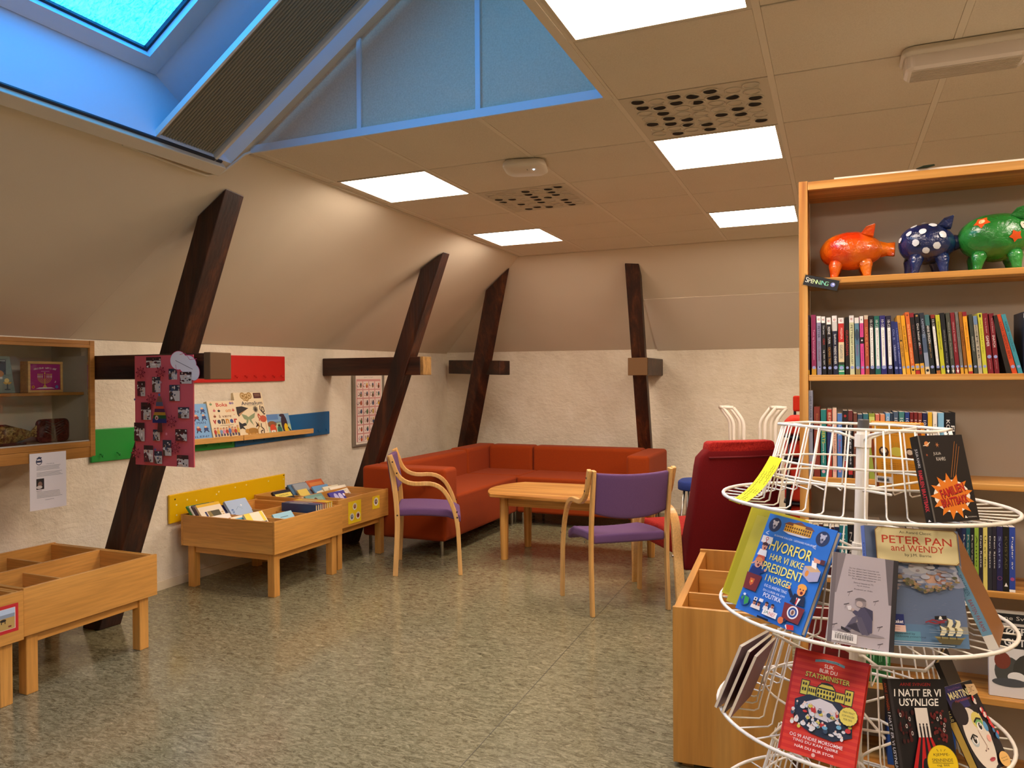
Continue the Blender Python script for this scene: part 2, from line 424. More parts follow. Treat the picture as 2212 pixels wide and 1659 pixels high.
# white cable loop hanging along the bottom rail to the corner
q0 = [wp(-.085, 2.45, -.02), wp(-.10, 2.6, -.012), wp(-.11, 2.8, -.012), wp(-.112, 2.97, -.012), wp(-.08, 3.03, -.012), wp(.0, 3.05, -.012), wp(.09, 3.06, -.015), wp(.12, 3.075, -.02)]
tag(B().tube(q0, .007, 8).build('cable', plain('#dcd2c0', .5), smooth=True), 'white cable looped below the corner of the roof window', 'cable')
# gable infill panel above the ceiling edge
def m_felt():
    t = NT('grey_acoustic_felt'); c = t.coord(); a = t.noise(c, 120, 3, .7); t.base(t.ramp(a, [(.3, '#cbb59a'), (.7, '#dcc8ac')])); t.bump(a, .25, .002); return t.set(.95, .1)
panel('wall_gable', [(XE+.012, GY, HC+.006), (RX, GY, HC+.006), (RX, GY, slz(RX)), (XE+.012, GY, slz(XE+.012))], (0, .04, 0), m_felt())
batten = plain('#cfd2d6', .5)
for i, (pa, pb) in enumerate((((772, 70), (781, 291)), ((1029, 0), (1037, 250)))):
    q = aty((pa[0]+pb[0])/2, 200, GY-.005); x = q.x
    struct(B().box(x-.012, GY-.012, HC+.03, x+.012, GY, slz(x)-.003).build('trim_2' if not i else 'trim_3', batten))
struct(B().box(XE+.03, GY-.014, HC-.004, RX, GY, HC+.035).build('trim_4', batten))
panel('wall_recess_side', [(RX, NEAR, HC), (RX, GY, HC), (RX, GY, slz(RX)), (RX, NEAR, slz(RX))], (.04, 0, 0), plain('#d6d2c8', .9, .2))
# ------------------------------------------------------------------ suspended ceiling
CX, CP, CY0, RP = -.8545, .6272, 2.5388, .6
tile, bar_m = m_tile(), plain('#dcd1bd', .6, .3)
cells = {}
for k in range(-4, 7):
    for j in range(-9, 7): cells[(k, j)] = 't'
LAMPS = [(0, -1), (0, 2), (0, 5), (-3, 2), (-3, 5), (0, -4), (0, -7), (3, 2), (3, 5), (3, -1), (3, -4)]  # unseen panels behind and right continue the grid, added for the room light
VENTS = [(0, 1), (-2, 3)]
b = B()
for (k, j) in cells:
    x0, x1, y0, y1 = CX+CP*k, CX+CP*(k+1), CY0+RP*j, CY0+RP*(j+1)
    if k == -4: x0 = XE
    if (k, j) in LAMPS or (k, j) in VENTS: continue
    if x1 < RX+.1 and y1 < GY+.06+.01: continue
    x1 = min(x1, RIGHT); y0 = max(y0, NEAR)
    if x1 <= x0 or y1 <= y0: continue
    g = .0048; gx = .012 if k > -4 else .003
    if y0 < GY+.1 and x1 < RX+.1: y0 = GY-.01
    b.box(x0+gx, y0+g, HC, x1-gx, y1-g, HC+.018)
struct(b.build('ceiling', tile, bevel=.002, seg=1))
b = B(); b.box(RX+.005, NEAR, HC+.024, RIGHT, GY+.01, HC+.05); b.box(XE-.05, GY+.04, HC+.024, RIGHT, YE+.1, HC+.05)
struct(b.build('ceiling', plain('#3a3227', .9)))
for k in range(-3, 7):
    x = CX+CP*k; y0 = NEAR if k >= 0 else GY-.005
    if x > RIGHT: continue
    w = .012
    struct(B().box(x-w, y0, HC-.001, x+w, YE, HC+.02).build('trim_5', bar_m))
struct(B().box(RX, NEAR, HC-.004, RX+.035, GY+.02, HC+.02).build('trim_6', bar_m))
struct(B().box(XE, GY, HC-.006, XE+.025, YE, HC+.02).build('trim_7', plain('#c9bda6', .6)))
struct(B().box(XE, YE-.025, HC-.006, RIGHT, YE, HC+.02).build('trim_8', plain('#c9bda6', .6)))
LIGHT = (1.0, .83, .70, 1)
LAMP_S = 14.0
lamp_words = {(0, -1): 'nearest square light panel, cut off by the upper edge of the picture', (0, 2): 'square light panel beyond the round-holed air vent at the ceiling runner',
              (0, 5): 'square light panel in the ceiling meeting the bookcase edge', (-3, 2): 'square light panel next to the skylight gable, by the left slope',
              (-3, 5): 'square light panel in the far left corner of the ceiling', (0, -4): 'unseen square light panel behind the camera, first one', (0, -7): 'unseen square light panel behind the camera, farther one'}
for (k, j) in LAMPS:
    x0, x1, y0, y1 = CX+CP*k+.012, CX+CP*(k+1)-.012, CY0+RP*j+.003, CY0+RP*(j+1)-.003
    o = thing('ceiling_light', lamp_words.get((k, j), 'unseen square light panel outside the picture, on the %s side of the room, %s row' % ('far right' if k > 3 else 'right', ('first', 'second', 'third', 'fourth', 'fifth')[(j+7)//3])), 'light', ((x0+x1)/2, (y0+y1)/2, HC), group='square light panels in the ceiling')
    a, c = (x1-x0)/2, (y1-y0)/2; e = .016
    b = B()
    for q in ((-a, -c, a, -c+e), (-a, c-e, a, c), (-a, -c+e, -a+e, c-e), (a-e, -c+e, a, c-e)): b.box(q[0], q[1], -.002, q[2], q[3], .02)
    b.build('frame', plain('#cfc4b0', .5), o)
    B().box(-a+e, -c+e, .001, a-e, c-e, .012).build('diffuser', emis(LIGHT, LAMP_S, 'lit_diffuser'), o)
# air vents: perforated plates with half-open round flaps
for vi, (k, j) in enumerate(VENTS):
    x0, x1, y0, y1 = CX+CP*k+.012, CX+CP*(k+1)-.012, CY0+RP*j+.003, CY0+RP*(j+1)-.003
    o = thing('ceiling_vent', 'square air vent with round swivel holes, ' + ('between the two lights beside the recess edge' if vi == 0 else 'beyond the white access point'), 'vent', ((x0+x1)/2, (y0+y1)/2, HC), group='perforated air vents in the ceiling')
    a, c = (x1-x0)/2, (y1-y0)/2
    B().box(-a, -c, 0, a, c, .015).build('plate', plain('#cabfa9', .6), o)
    bn = B(); nx, ny = 7, 7; holes = []
    for i in range(nx):
        for jj in range(ny):
            cx = -a+.07+(2*a-.14)*i/(nx-1)+rnd.uniform(-.006, .006); cy = -c+.07+(2*c-.14)*jj/(ny-1)+(.014 if i % 2 else -.014)
            mx = M.Translation((cx, cy, -.002)) @ M.Rotation(rnd.choice((0, 0, .03, -.03)), 4, 'X')
            rr = .035
            bn.add([mx @ V((r*math.cos(t*PI/10), r*math.sin(t*PI/10), z)) for r, z in ((rr, 0.), (rr-.003, -.002), (rr-.006, 0.)) for t in range(20)],
                   [(q*20+t, q*20+(t+1) % 20, (q+1)*20+(t+1) % 20, (q+1)*20+t) for q in range(2) for t in range(20)])
            an = rnd.uniform(-.5, .5) if rnd.random() < .8 else rnd.uniform(0, 6); op = rnd.random() < .46
            if op:
                pts = [V((cx+.0265*math.cos(an-.6+(PI+1.2)*t/12), cy+.0265*math.sin(an-.6+(PI+1.2)*t/12), -.0022)) for t in range(13)]
                holes.append(pts)
    bn.paint(0)
    for pts in holes: bn.add(pts, [tuple(range(13))])
    bn.paint(1); bn.build('round_flaps', [plain('#cdc2ad', .5), plain('#1d150e', .9)], o)
# white wireless access point
p = V((-1.555, 3.85, HC)); ap = thing('access_point', 'white rounded wireless access point mounted on a ceiling runner', 'access point', p, .25)
def rrect(w, h, r, z, n=6):
    o = []
    for cx, cy, a in ((w/2-r, h/2-r, 0), (-w/2+r, h/2-r, 90), (-w/2+r, -h/2+r, 180), (w/2-r, -h/2+r, 270)):
        for i in range(n+1): t = R(a+90*i/n); o.append(V((cx+r*math.cos(t), cy+r*math.sin(t), z)))
    return o
def loft(b, loops):
    rs = [[b.bm.verts.new(p) for p in l] for l in loops]; n = len(rs[0])
    for a, c in zip(rs, rs[1:]):
        for k in range(n): b.bm.faces.new((a[k], a[(k+1) % n], c[(k+1) % n], c[k]))
    b.bm.faces.new(rs[0][::-1]); b.bm.faces.new(rs[-1]); return b
loft(B(), [rrect(.22, .22, .05, -.004), rrect(.235, .235, .06, -.02), rrect(.235, .235, .06, -.034), rrect(.2, .2, .05, -.046)]).build('housing', plain('#d9cfbd', .4), ap, smooth=True, bevel=.003)
B().box(-.06, -.06, -.005, .06, .06, -.001).build('mount', plain('#3a3630', .6), ap)
B().ball((.05, -.045, -.0465), .005, 8, 6).build('status_light', emis((.5, .7, 1, 1), 8, 'blue_status_light'), ap)
B().box(.012, -.05, -.0475, .016, -.03, -.0455).build('slot', plain('#8f8678', .5), ap)
# emergency luminaire
p = V((.43, 3.14, HC)); em = thing('emergency_light', 'long white emergency light with clear ribbed cover on the ceiling', 'light', p)
loft(B(), [rrect(.40, .17, .04, -.002), rrect(.41, .18, .045, -.02), rrect(.395, .165, .04, -.032)]).build('base', plain('#d2c6b2', .45), em, smooth=False, bevel=.003)
loft(B(), [rrect(.385, .15, .03, -.030), rrect(.38, .145, .03, -.072), rrect(.36, .125, .025, -.082)]).build('cover', plain('#cdbfae', .22, .6), em)
b = B(); [b.box(-.17, -.055+i*.012, -.0845, .17, -.050+i*.012, -.0815) for i in range(10)]; b.build('reflector_ribs', plain('#c4b7a4', .4), em)

# ------------------------------------------------------------------ dark timber braces with short tie beams
def onslope(x, y): return atp(x, y, (XE, 0, HC), (-SLP, 0, 1))
def onback(x, y): return atp(x, y, (0, YE, HC), (0, (HC-1.695)/(YB-YE), 1))
TE = plain('#6b4c2a', .75); TL = wood('cut_end', '#7d5a2c', '#96703a', '#a87f45', 'z', 40, 20, .7, .6)
def brace(label, bot, top, ties, base):
    o = thing('timber_brace', label, 'beam', base, group='dark timber braces along the walls'); I = M.Translation(-V(base))
    B().hexa(bot, top).build('post', timber('z'), o, mx=I, bevel=.006)
    for tb, ends in ties: tb.build('tie_beam', timber('x'), o, mx=I, bevel=.006); [e.build('beam_end', m, o, mx=I, bevel=.004) for e, m in ends]
    return o
# brace 1 (in front of the left wall, near)
bl, bm_, br = atz(177, 1357, 0), atz(212.7, 1363, 0), atz(262, 1347.6, 0)
tl, tm, tr = onslope(427, 465), onslope(488, 405), onslope(528, 422)
inn = V((.0, 0, -.004))
ty0 = 3.0
a = aty(455, 762, ty0); c = aty(455, 818, ty0); z1, z0, xe = a.z, c.z, a.x
tie1 = B().box(XW+.005, ty0, z0, xe-.045, ty0+.15, z1)
end1 = B().box(xe-.045, ty0-.004, z0-.004, xe, ty0+.146, z1+.004)
brace('dark timber brace behind the pink poster, nearest on the left', [bl, bm_, br, bl+br-bm_], [tl+inn, tm+inn, tr+inn, tl+tr-tm+inn], [(tie1, [(end1, TE)])], (bm_.x, bm_.y, 0))
# brace 2
off = V((0, 2.41, 0))
tl2, tm2, tr2 = onslope(908, 580), onslope(958, 543), onslope(972, 547)
dy = tm2.y-tm.y
b2 = [p+V((.0, dy-.02, 0)) for p in (bl, bm_, br, bl+br-bm_)]
ty2 = 5.50
a = aty(914, 770, ty2); c = aty(914, 810, ty2)
tie2 = B().box(XW+.005, ty2, c.z, a.x-.03, ty2+.14, a.z); end2 = B().box(a.x-.03, ty2-.001, c.z, a.x, ty2+.139, a.z)
brace('dark timber brace in front of the alphabet poster, standing behind the sofa', b2, [q+inn for q in (tl2, tm2, tr2, tl2+tr2-tm2)], [(tie2, [(end2, TL)])], (b2[1].x, b2[1].y, 0))
# brace 3 in the corner (leans towards the middle of the room along both walls)
def ext(p, q, z): t = (z-p.z)/(q.z-p.z); return p+(q-p)*t
def hit(q, d):  # first roof slope met going up
    ts = []
    for pp, nn in (((XE, 0, HC), V((-SLP, 0, 1))), ((0, YE, HC), V((0, (HC-1.695)/(YB-YE), 1)))): ts.append((V(pp)-q).dot(nn)/d.dot(nn))
    return q+d*(min(ts)-.004)
lA, lB = aty(989.4, 959.6, 7.50), aty(1049, 629, 6.90)
rA, rB = aty(1031, 952, 7.50), aty(1097, 596, 6.84)
dl3, dr3 = (lB-lA).normalized(), (rB-rA).normalized(); th3 = V((-.03, .06, 0))
bot3 = [ext(lA, lB, 0), ext(rA, rB, 0)]; bot3 += [bot3[1]+th3, bot3[0]+th3]
top3 = [hit(lA, dl3), hit(rA, dr3), hit(rA+th3, dr3), hit(lA+th3, dl3)]
e1, e1b = aty(1079, 779, 7.06), aty(1079, 810, 7.06); e0, e0b = aty(969, 778, 7.70), aty(969, 807, 7.70); t45 = V((.06, .13, 0))
tie3 = B().hexa([e0b, e1b, e1b+t45, e0b+t45], [e0, e1, e1+t45, e0+t45])
brace('dark timber brace leaning in the far left corner above the sofa', bot3, top3, [(tie3, [])], (bot3[0].x, bot3[0].y, 0))
# brace 4 at the back wall
y4 = 7.12
u1, u2 = onback(1349, 567), onback(1380, 568); u3 = onback(1390, 590)
lb, rb = aty(1378, 968, 7.50), aty(1406, 968, 7.50)
lb, rb = ext(u1, lb, 0), ext(u2, rb, 0)
lb.y = rb.y = (lb.y+rb.y)/2
bk = V((0, .085, 0)); w4 = .003
def hitb(p, q): d = (p-q).normalized(); nn = V((0, (HC-1.695)/(YB-YE), 1)); return q+d*((V((0, YE, HC))-q).dot(nn)/d.dot(nn)-.004)
bot4 = [lb, rb, rb+bk, lb+bk]; top4 = [hitb(u1, lb), hitb(u2, rb), hitb(u2+bk, rb+bk), hitb(u1+bk, lb+bk)]
a, c, e = aty(1356, 773, y4), aty(1398, 773, y4), aty(1356, 811, y4)
tie4 = B().box(a.x, y4+.03, e.z, c.x, YB-.002, a.z); end4 = B().box(a.x, y4, e.z, c.x, y4+.03, a.z)
brace('dark timber brace against the back wall behind the right end of the sofa', bot4, top4, [(tie4, [(end4, TE)])], (lb.x, lb.y, 0))

# ------------------------------------------------------------------ coat-hook boards on the left wall
def hookboard(label, col, y0, z0a, z1a, y1, z0b, z1b, nh, name='hook_board', dots=None, hookz=.035):
    x = XW+.022; zc = (z0a+z1a)/2
    o = thing(name, label, 'hook board', (XW+.004, (y0+y1)/2, z0a), group='painted hook boards on the left wall'); I = M.Translation(-V(o.location))
    B().hexa([(XW+.004, y0, z0a), (x, y0, z0a), (x, y1, z0b), (XW+.004, y1, z0b)], [(XW+.004, y0, z1a), (x, y0, z1a), (x, y1, z1b), (XW+.004, y1, z1b)]).build('board', plain(col, .35, .45), o, mx=I, bevel=.005)
    for i in range(nh):
        t = (i+.5)/nh; y = y0+(y1-y0)*t; z = z0a+(z0b-z0a)*t+hookz
        B().tube([(x-.002, y, z+.012), (x+.012, y, z+.01), (x+.02, y, z-.004), (x+.026, y, z-.006), (x+.028, y, z+.01)], .0035, 6).build('hook', plain(col, .35, .45), o, mx=I, smooth=True)
    for t, zz, cc in (dots or ()):
        y = y0+(y1-y0)*t; z = z0a+(z0b-z0a)*t
        B().lathe([(.006, 0), (.006, .0012)], 8, M.Translation((x, y, z+zz)) @ M.Rotation(PI/2, 4, 'Y')).build('screw' if cc == '#2a2210' else 'paint_chip', plain(cc, .6), o, mx=I)
    return o
def wy(px, py): q = atx(px, py, XW+.022); return q.y, q.z
RC, GC, BC, YC = '#c71f17', '#1d8f35', '#0d5f95', '#e3b505'
y0, zr = wy(420, 826); y1, zb1 = wy(616, 823); _, zt1 = wy(616, 770)
hookboard('long red hook board behind the nearest tie beam', RC, 3.75, zb1-.012, zt1-.012, y1, zb1, zt1, 12)
ya, zgt = wy(197, 928); _, zgb = wy(197, 1000); ym, _ = wy(508, 960); _, zmb = wy(510, 966)
hookboard('long green hook board beside the glass cabinet, under the pink poster', GC, ya, zgb, zgt, ym-.003, zmb, zmb+.2, 10)
yb, zbt = wy(712, 888); _, zbb = wy(712, 937)
hookboard('long blue hook board right of the picture ledges', BC, ym+.003, zmb, zmb+.2, yb, zbb, zbt, 10)
y0, zt0 = wy(366, 1070); _, zb0 = wy(368, 1132); y1, zt1 = wy(616, 1023); _, zb1 = wy(616, 1068)
dots = [(.04, .16, '#2a2210'), (.985, .16, '#2a2210')]+[(t, z, '#f6e9a8') for t, z in ((.05, .12), (.05, .05), (.13, .14), (.2, .12), (.36, .13), (.38, .145), (.52, .15), (.62, .15), (.83, .14), (.98, .13))]
hookboard('long yellow hook board behind the bins of books', YC, y0, zb0, zt0, y1, zb1, zt1, 6, dots=dots)

# ------------------------------------------------------------------ picture ledges with four books
LX = XW+.022
l0, l1, l2 = atx(415, 951, LX+.08), atx(525, 944, LX+.08), atx(676, 929, LX+.08)
def ledge(label, y0, z0, y1, z1):
    o = thing('book_ledge', label, 'shelf', (LX, (y0+y1)/2, z0-.02), group='wooden book ledges'); I = M.Translation(-V(o.location))
    def bx(xa, xb, za, zb, m, nm): B().hexa([(xa, y0, z0+za), (xb, y0, z0+za), (xb, y1, z1+za), (xa, y1, z1+za)], [(xa, y0, z0+zb), (xb, y0, z0+zb), (xb, y1, z1+zb), (xa, y1, z1+zb)]).build(nm, m, o, mx=I, bevel=.002)
    bx(LX, LX+.085, -.026, -.010, birch('y'), 'shelf_board'); bx(LX+.075, LX+.088, -.026, .014, birch('y'), 'front_lip')
    return o
ledge('wooden ledge holding the light blue and cream books', 3.52, l0.z-.004, l1.y-.004, l1.z)
ledge('wooden ledge holding the animal book and the small penguin book', l1.y+.004, l1.z, l2.y, l2.z)
def leanbook(px_bl, px_br, hh, label, col, front, t=.012, tilt=14, group='books displayed on the wooden ledges', **kw):
    a = atx(px_bl[0], px_bl[1], LX+.065); c = atx(px_br[0], px_br[1], LX+.065); w = abs(c.y-a.y); mid = (a+c)/2; mid.z = min(a.z, c.z)+.0
    mx = M.Translation(mid) @ M.Rotation(PI/2, 4, 'Z') @ M.Rotation(R(-tilt), 4, 'X') @ M.Translation((0, 0, 0))
    return book(label, w, hh, t, col, mx, front, group=group, **kw)
def art_skole(a):
    a.rect(0, 0, 1, 1, '#7fb0dc')
    for t, u, v, w in (('HVORDAN', .42, .80, .7), ('BEGYNNER MAN', .5, .5, .8), ('PÅ SKOLEN?', .5, .15, .85)): a.text(t, u, v, '#23306e', w, .065)
    for v in (.82, .64, .33):
        for i in range(5):
            u = .12+i*.19
            if v == .82 and i < 4: continue
            k = ('#c44b2d', '#2b3f8c', '#d1622e', '#8a2f2a', '#31457a')[i]
            a.ell(u, v, .055, k, .045); a.ell(u-.01, v+.055, .035, '#e8b48a', .026); a.line([(u-.03, v-.03), (u-.06, v-.09)], .02, '#1f2a55'); a.line([(u+.02, v-.03), (u+.06, v-.08)], .02, '#1f2a55')
    a.rect(.02, .0, .22, .1, '#f3efe4'); a.text('F', .12, .05, '#111111', ht=.07); a.rect(.62, .005, .84, .03, '#151515')
def figs(a, v, n, cols, u0=.1, u1=.92, s=1):
    for i in range(n):
        u = u0+(u1-u0)*i/(n-1); k = cols[i % len(cols)]; h = s*(.8+.4*rnd.random())
        a.rect(u-.03, v-.09*h, u-.005, v, '#3c4a7c'); a.rect(u+.005, v-.09*h, u+.03, v, '#5a3d33'); a.ell(u, v+.04*h, .045, k, .065*h); a.ell(u, v+.125*h, .032, '#dca07c', .028)
        a.ell(u, v+.14*h, .034, ('#4a2a18', '#8c4a22', '#d39a45')[i % 3], .018, a0=0, a1=PI)
def art_venner(a):
    a.rect(0, 0, 1, 1, '#ecd9b4'); a.text('Boka', .5, .9, '#c9432a', .4, .1, bold=.02); a.text('om', .7, .73, '#dc8a3c', .2, .07, bold=.02); a.text('å være', .55, .6, '#7c4a2a', .45, .075, bold=.01)
    for i, (ch, k) in enumerate(zip('venner', ('#b8322a', '#2a3150', '#55401f', '#cf8a2d', '#28408a', '#b8322a'))): a.text(ch, .15+i*.15, .46, k, .12, .13 if ch in 'n' else .11, bold=.04)
    for u, v, k in ((.12, .92, '#7d9a6a'), (.82, .93, '#8a6a9a'), (.9, .93, '#9a8a9a'), (.2, .75, '#c86a6a'), (.36, .74, '#2a2a2a'), (.88, .74, '#c8604a'), (.18, .6, '#8a4a2a'), (.88, .58, '#e8e0c8')):
        a.ell(u, v, .045, k, .03); a.ell(u, v+.04, .022, '#e0a888', .016)
    figs(a, .16, 9, ('#b83a2a', '#d6b04a', '#7a9abf', '#d78aa0', '#b83a2a', '#5a6fa8', '#d98a5a'))
    a.lines(.3, .85, .355, .02, 1, '#4a3a2a', .008)
def art_animal(a):
    a.rect(0, 0, 1, 1, '#ead7b0'); a.text('Animalium', .58, .755, '#1f2238', .74, .085, bold=.012); a.lines(.4, .82, .695, .02, 1, '#6a5a40', .006)
    a.rect(.68, .86, .95, .985, '#4a1512'); a.lines(.72, .92, .95, .035, 2, '#caa27a', .008)
    for u, v, r in ((.3, .925, .09), (.42, .885, .1), (.53, .925, .09), (.34, .86, .06)):
        a.ell(u, v, r, '#b08a4a'); a.ell(u, v, r*.62, '#dcc08a'); a.ell(u, v, r*.35, '#9a7232')
    a.poly([(.0, .68), (.2, .69), (.42, .64), (.3, .6), (.18, .55), (.04, .46), (0, .52)], '#332a26'); a.poly([(.05, .52), (.36, .62), (.22, .56), (.08, .48)], '#b7895a')
    a.ell(.66, .61, .1, '#6e6350', n=24, star=.62); a.ell(.66, .6, .04, '#38302a')
    a.line([(.84, .69), (.82, .6), (.9, .52), (.96, .55), (.95, .64), (.9, .66), (.88, .56), (.93, .48), (.97, .5)], .03, '#3f2f22')
    a.poly([(.14, .52), (.3, .48), (.36, .44), (.46, .48), (.62, .53), (.56, .42), (.44, .38), (.5, .24), (.4, .33), (.36, .4), (.32, .33), (.22, .25), (.28, .38), (.2, .41)], '#8d9a72')
    a.poly([(.0, .36), (.1, .3), (.22, .32), (.25, .26), (.12, .24), (.2, .16), (.08, .2), (0, .18)], '#2b2a2c')
    a.ell(.87, .38, .12, '#c4593a', .08); a.line([(.8, .42), (.72, .5), (.7, .44), (.74, .38), (.71, .34)], .035, '#c4593a'); a.line([(.92, .32), (.93, .08)], .012, '#c07a5a')
    a.poly([(.56, .34), (.66, .26), (.72, .2), (.62, .22), (.54, .19), (.6, .26)], '#3a2018')
    a.ell(.42, .12, .2, '#bd8a3c', .075); a.ell(.24, .13, .08, '#c08a3a', .05); a.line([(.6, .14), (.68, .22), (.66, .3)], .03, '#bd8a3c')
    for u in (.26, .36, .5, .58): a.rect(u-.025, .0, u+.025, .1, '#b07f36')
    for i in range(7): a.line([(.3+i*.045, .17), (.31+i*.045, .08)], .012, '#4a2f16')
    a.line([(.76, .28), (.74, .2), (.82, .14), (.8, .04), (.72, .03), (.7, .1), (.78, .12)], .03, '#4a3524')
def art_peng(a):
    a.rect(0, 0, 1, 1, '#7fa6c8'); a.poly([(0, 0), (1, 0), (1, .45), (.5, .6), (0, .5)], '#a8c3a0'); a.rect(0, .72, .5, 1, '#5f86b8')
    a.ell(.18, .5, .2, '#8a5a34', .16); a.ell(.2, .25, .14, '#cf4a2a', .25); a.ell(.48, .2, .1, '#2f6a5a', .2); a.ell(.48, .42, .06, '#3a2a20', .06)
    a.ell(.73, .45, .14, '#3a2632', .5); a.ell(.68, .92, .12, '#3a2632', .08); a.ell(.78, .25, .09, '#e5b913', .25); a.line([(.86, .3), (.98, .05)], .05, '#2a2230'); a.lines(.3, .62, .6, .05, 2, '#2f4a7a', .02)
    a.rect(.1, .03, .28, .2, '#f2eee2'); a.text('N', .19, .115, '#151515', ht=.11)
leanbook((372, 958), (459, 953), .275, 'light blue children’s book with small running figures, left on the ledge beside the pink poster', '#7fb0dc', art_skole, .012)
leanbook((459, 951), (519, 946), .285, 'cream picture book with red and orange letters and a row of people, on the ledge', '#d9c59c', art_venner, .03, pages='#3a3024')
leanbook((519, 945), (580, 940), .345, 'tall cream animal book with whale, moth and flamingo drawings on the ledge', '#e2cfa6', art_animal, .03, pages='#3a3024')
leanbook((582, 939), (630, 934), .16, 'small blue book with a penguin, rightmost book on the ledge', '#7fa6c8', art_peng, .01)

# ------------------------------------------------------------------ alphabet poster in a silver frame
q = atx(764, 810, XW+.03); r = atx(764, 966, XW+.03)
o = thing('alphabet_poster', 'framed alphabet poster with pink letter squares, half hidden by a timber brace', 'poster', (XW+.002, q.y+.24, r.z)); I = M.Translation(-V(o.location))
pw, ph, zb = .52, q.z-r.z+.03, r.z
B().box(XW+.002, q.y, zb, XW+.02, q.y+pw, zb+ph).build('backing', plain('#8c8474', .5), o, mx=I)
b = B()
for ya, yb_, za, zb_ in ((0, .03, 0, ph), (pw-.03, pw, 0, ph), (.03, pw-.03, 0, .02), (.03, pw-.03, ph-.02, ph)): b.box(XW+.018, q.y+ya, zb+za, XW+.032, q.y+yb_, zb+zb_)
b.build('frame', plain('#a09a8e', .35, .5, .7), o, mx=I, bevel=.003)
a = Art(pw-.06, ph-.04); a.rect(0, 0, 1, 1, '#e9dccb'); a.text('حروف الهجاء', .5, .955, '#222222', .34, .018); a.rect(.05, .03, .95, .925, '#d99a92')
ab = 'أبتثجحخدذرزسشصضطظعغفقكلمنهوي'
pk = ('#6a3f24', '#b5502a', '#2c2c34', '#8a6a3c', '#4f6a40', '#c2a254', '#3a4a6a', '#d7a824')
for rr in range(7):
    for cc in range(4):
        u0, v0 = .075+.22*cc, .91-.126*(rr+1); a.rect(u0, v0, u0+.19, v0+.11, '#ecd8cc')
        a.text(ab[rr*4+3-cc], u0+.06, v0+.055, '#1b1b1b', ht=.055); k = rnd.choice(pk)
        a.ell(u0+.135, v0+.035+.02*rnd.random(), .035, k, .03); a.ell(u0+.14, v0+.07, .022, rnd.choice(pk), .02)
a.build('print', I @ basis((XW+.0215, q.y+.03, zb+.02), (0, 1, 0), (0, 0, 1), (1, 0, 0)), o)

# ------------------------------------------------------------------ pink poster hanging from the tie beam
P0, P1 = aty(292, 769, 2.985), aty(418, 769, 2.985); pz = aty(290, 1003, 2.985).z
pw, ph = P1.x-P0.x, P0.z-pz
o = thing('pink_poster', 'tall pink poster with photos, red snowflakes and a striped tree, taped to the tie beam', 'poster', ((P0.x+P1.x)/2, 2.985, pz)); I = M.Translation(-V(o.location))
B().box(P0.x-.004, 2.985, pz, P1.x-.004, 2.992, P0.z).build('sheet', plain('#c8585c', .75, .2), o, mx=I)
a = Art(pw, ph)
def snow(u, v, r, h):
    for k in range(8):
        t = 2*PI*k/8; cu, cv = math.cos(t), math.sin(t)*a.w/a.h
        a.line([(u+cu*r*.3, v+cv*r*.3), (u+cu*r*.9, v+cv*r*.9)], .012, h); a.ell(u+cu*r*.55, v+cv*r*.55, r*.17, h, n=8); a.ell(u+cu*r*.55, v+cv*r*.55, r*.09, '#c8585c', n=8)
        a.poly([(u+cu*r*.65-cv*.35*r*.5, v+cv*r*.65+cu*r*.2*a.w/a.h), (u+cu*r*1.05, v+cv*r*1.05), (u+cu*r*.65+cv*.35*r*.5, v+cv*r*.65-cu*r*.2*a.w/a.h)], h)
    a.ell(u, v, r*.34, h, n=16); a.ell(u, v, r*.25, '#c8585c', n=16); a.ell(u, v, r*.17, h, n=12); a.ell(u, v, r*.1, '#c8585c', n=12)
def photo(u0, v0, u1, v1, cols):
    a.rect(u0, v0, u1, v1, '#c2b8ac'); w, h = u1-u0, v1-v0
    a.rect(u0, v1-h*(.2+.3*rnd.random()), u1, v1, cols[0]); a.poly([(u0, v0), (u0+w*rnd.random(), v0), (u0+w*.4*rnd.random(), v0+h*.6), (u0, v0+h*.5)], cols[3])
    for i in range(17):
        cu, cv = u0+w*(.06+.88*rnd.random()), v0+h*(.05+.9*rnd.random()); ru = min(w*(.05+.14*rnd.random()), cu-u0, u1-cu); rv = min(h*(.04+.11*rnd.random()), cv-v0, v1-cv); t = rnd.random()*3
        a.poly([(cu+ru*math.cos(t+q)*(.6+.4*rnd.random()), cv+rv*math.sin(t+q)*(.6+.4*rnd.random())) for q in (0, 1.1, 2.2, 3.3, 4.4, 5.4)], cols[i % len(cols)])
C1 = ('#2c2f3c', '#b09a86', '#d9d2c8', '#54382a', '#3c4a66'); C2 = ('#3a1d1c', '#c9a58c', '#e2dcd2', '#5b2026', '#241c1a')
# pixel layout of the sheet: (u0,v0,u1,v1)
for k, (x0, y0, x1, y1) in enumerate(((222, 135, 428, 280), (535, 295, 650, 440), (690, 340, 845, 495), (312, 402, 425, 608), (105, 460, 215, 660), (552, 510, 693, 722), (160, 745, 300, 978),
        (672, 803, 820, 948), (65, 1018, 212, 1268), (332, 1105, 428, 1255), (640, 1092, 795, 1245), (470, 1240, 588, 1448), (210, 1320, 340, 1545), (358, 1392, 465, 1560), (668, 1430, 822, 1585))):
    photo((x0-60)/800, 1-(y1-115)/1475, (x1-60)/800, 1-(y0-115)/1475, C1 if k % 2 else C2)
for x, y in ((185, 340), (465, 335), (337, 705), (620, 990), (672, 1330), (130, 1425)): snow((x-62)/800, 1-(y-115)/1475, .085, '#7c1424')
for x, y, k in ((125, 703, '#3d4a86'), (405, 1368, '#3d4a86'), (490, 475, '#b98a96'), (560, 1155, '#e08a94')): a.ell((x-60)/800, 1-(y-115)/1475, .024, k, n=12, star=.4)
def P(x, y): return ((x-60)/800, 1-(y-115)/1475)
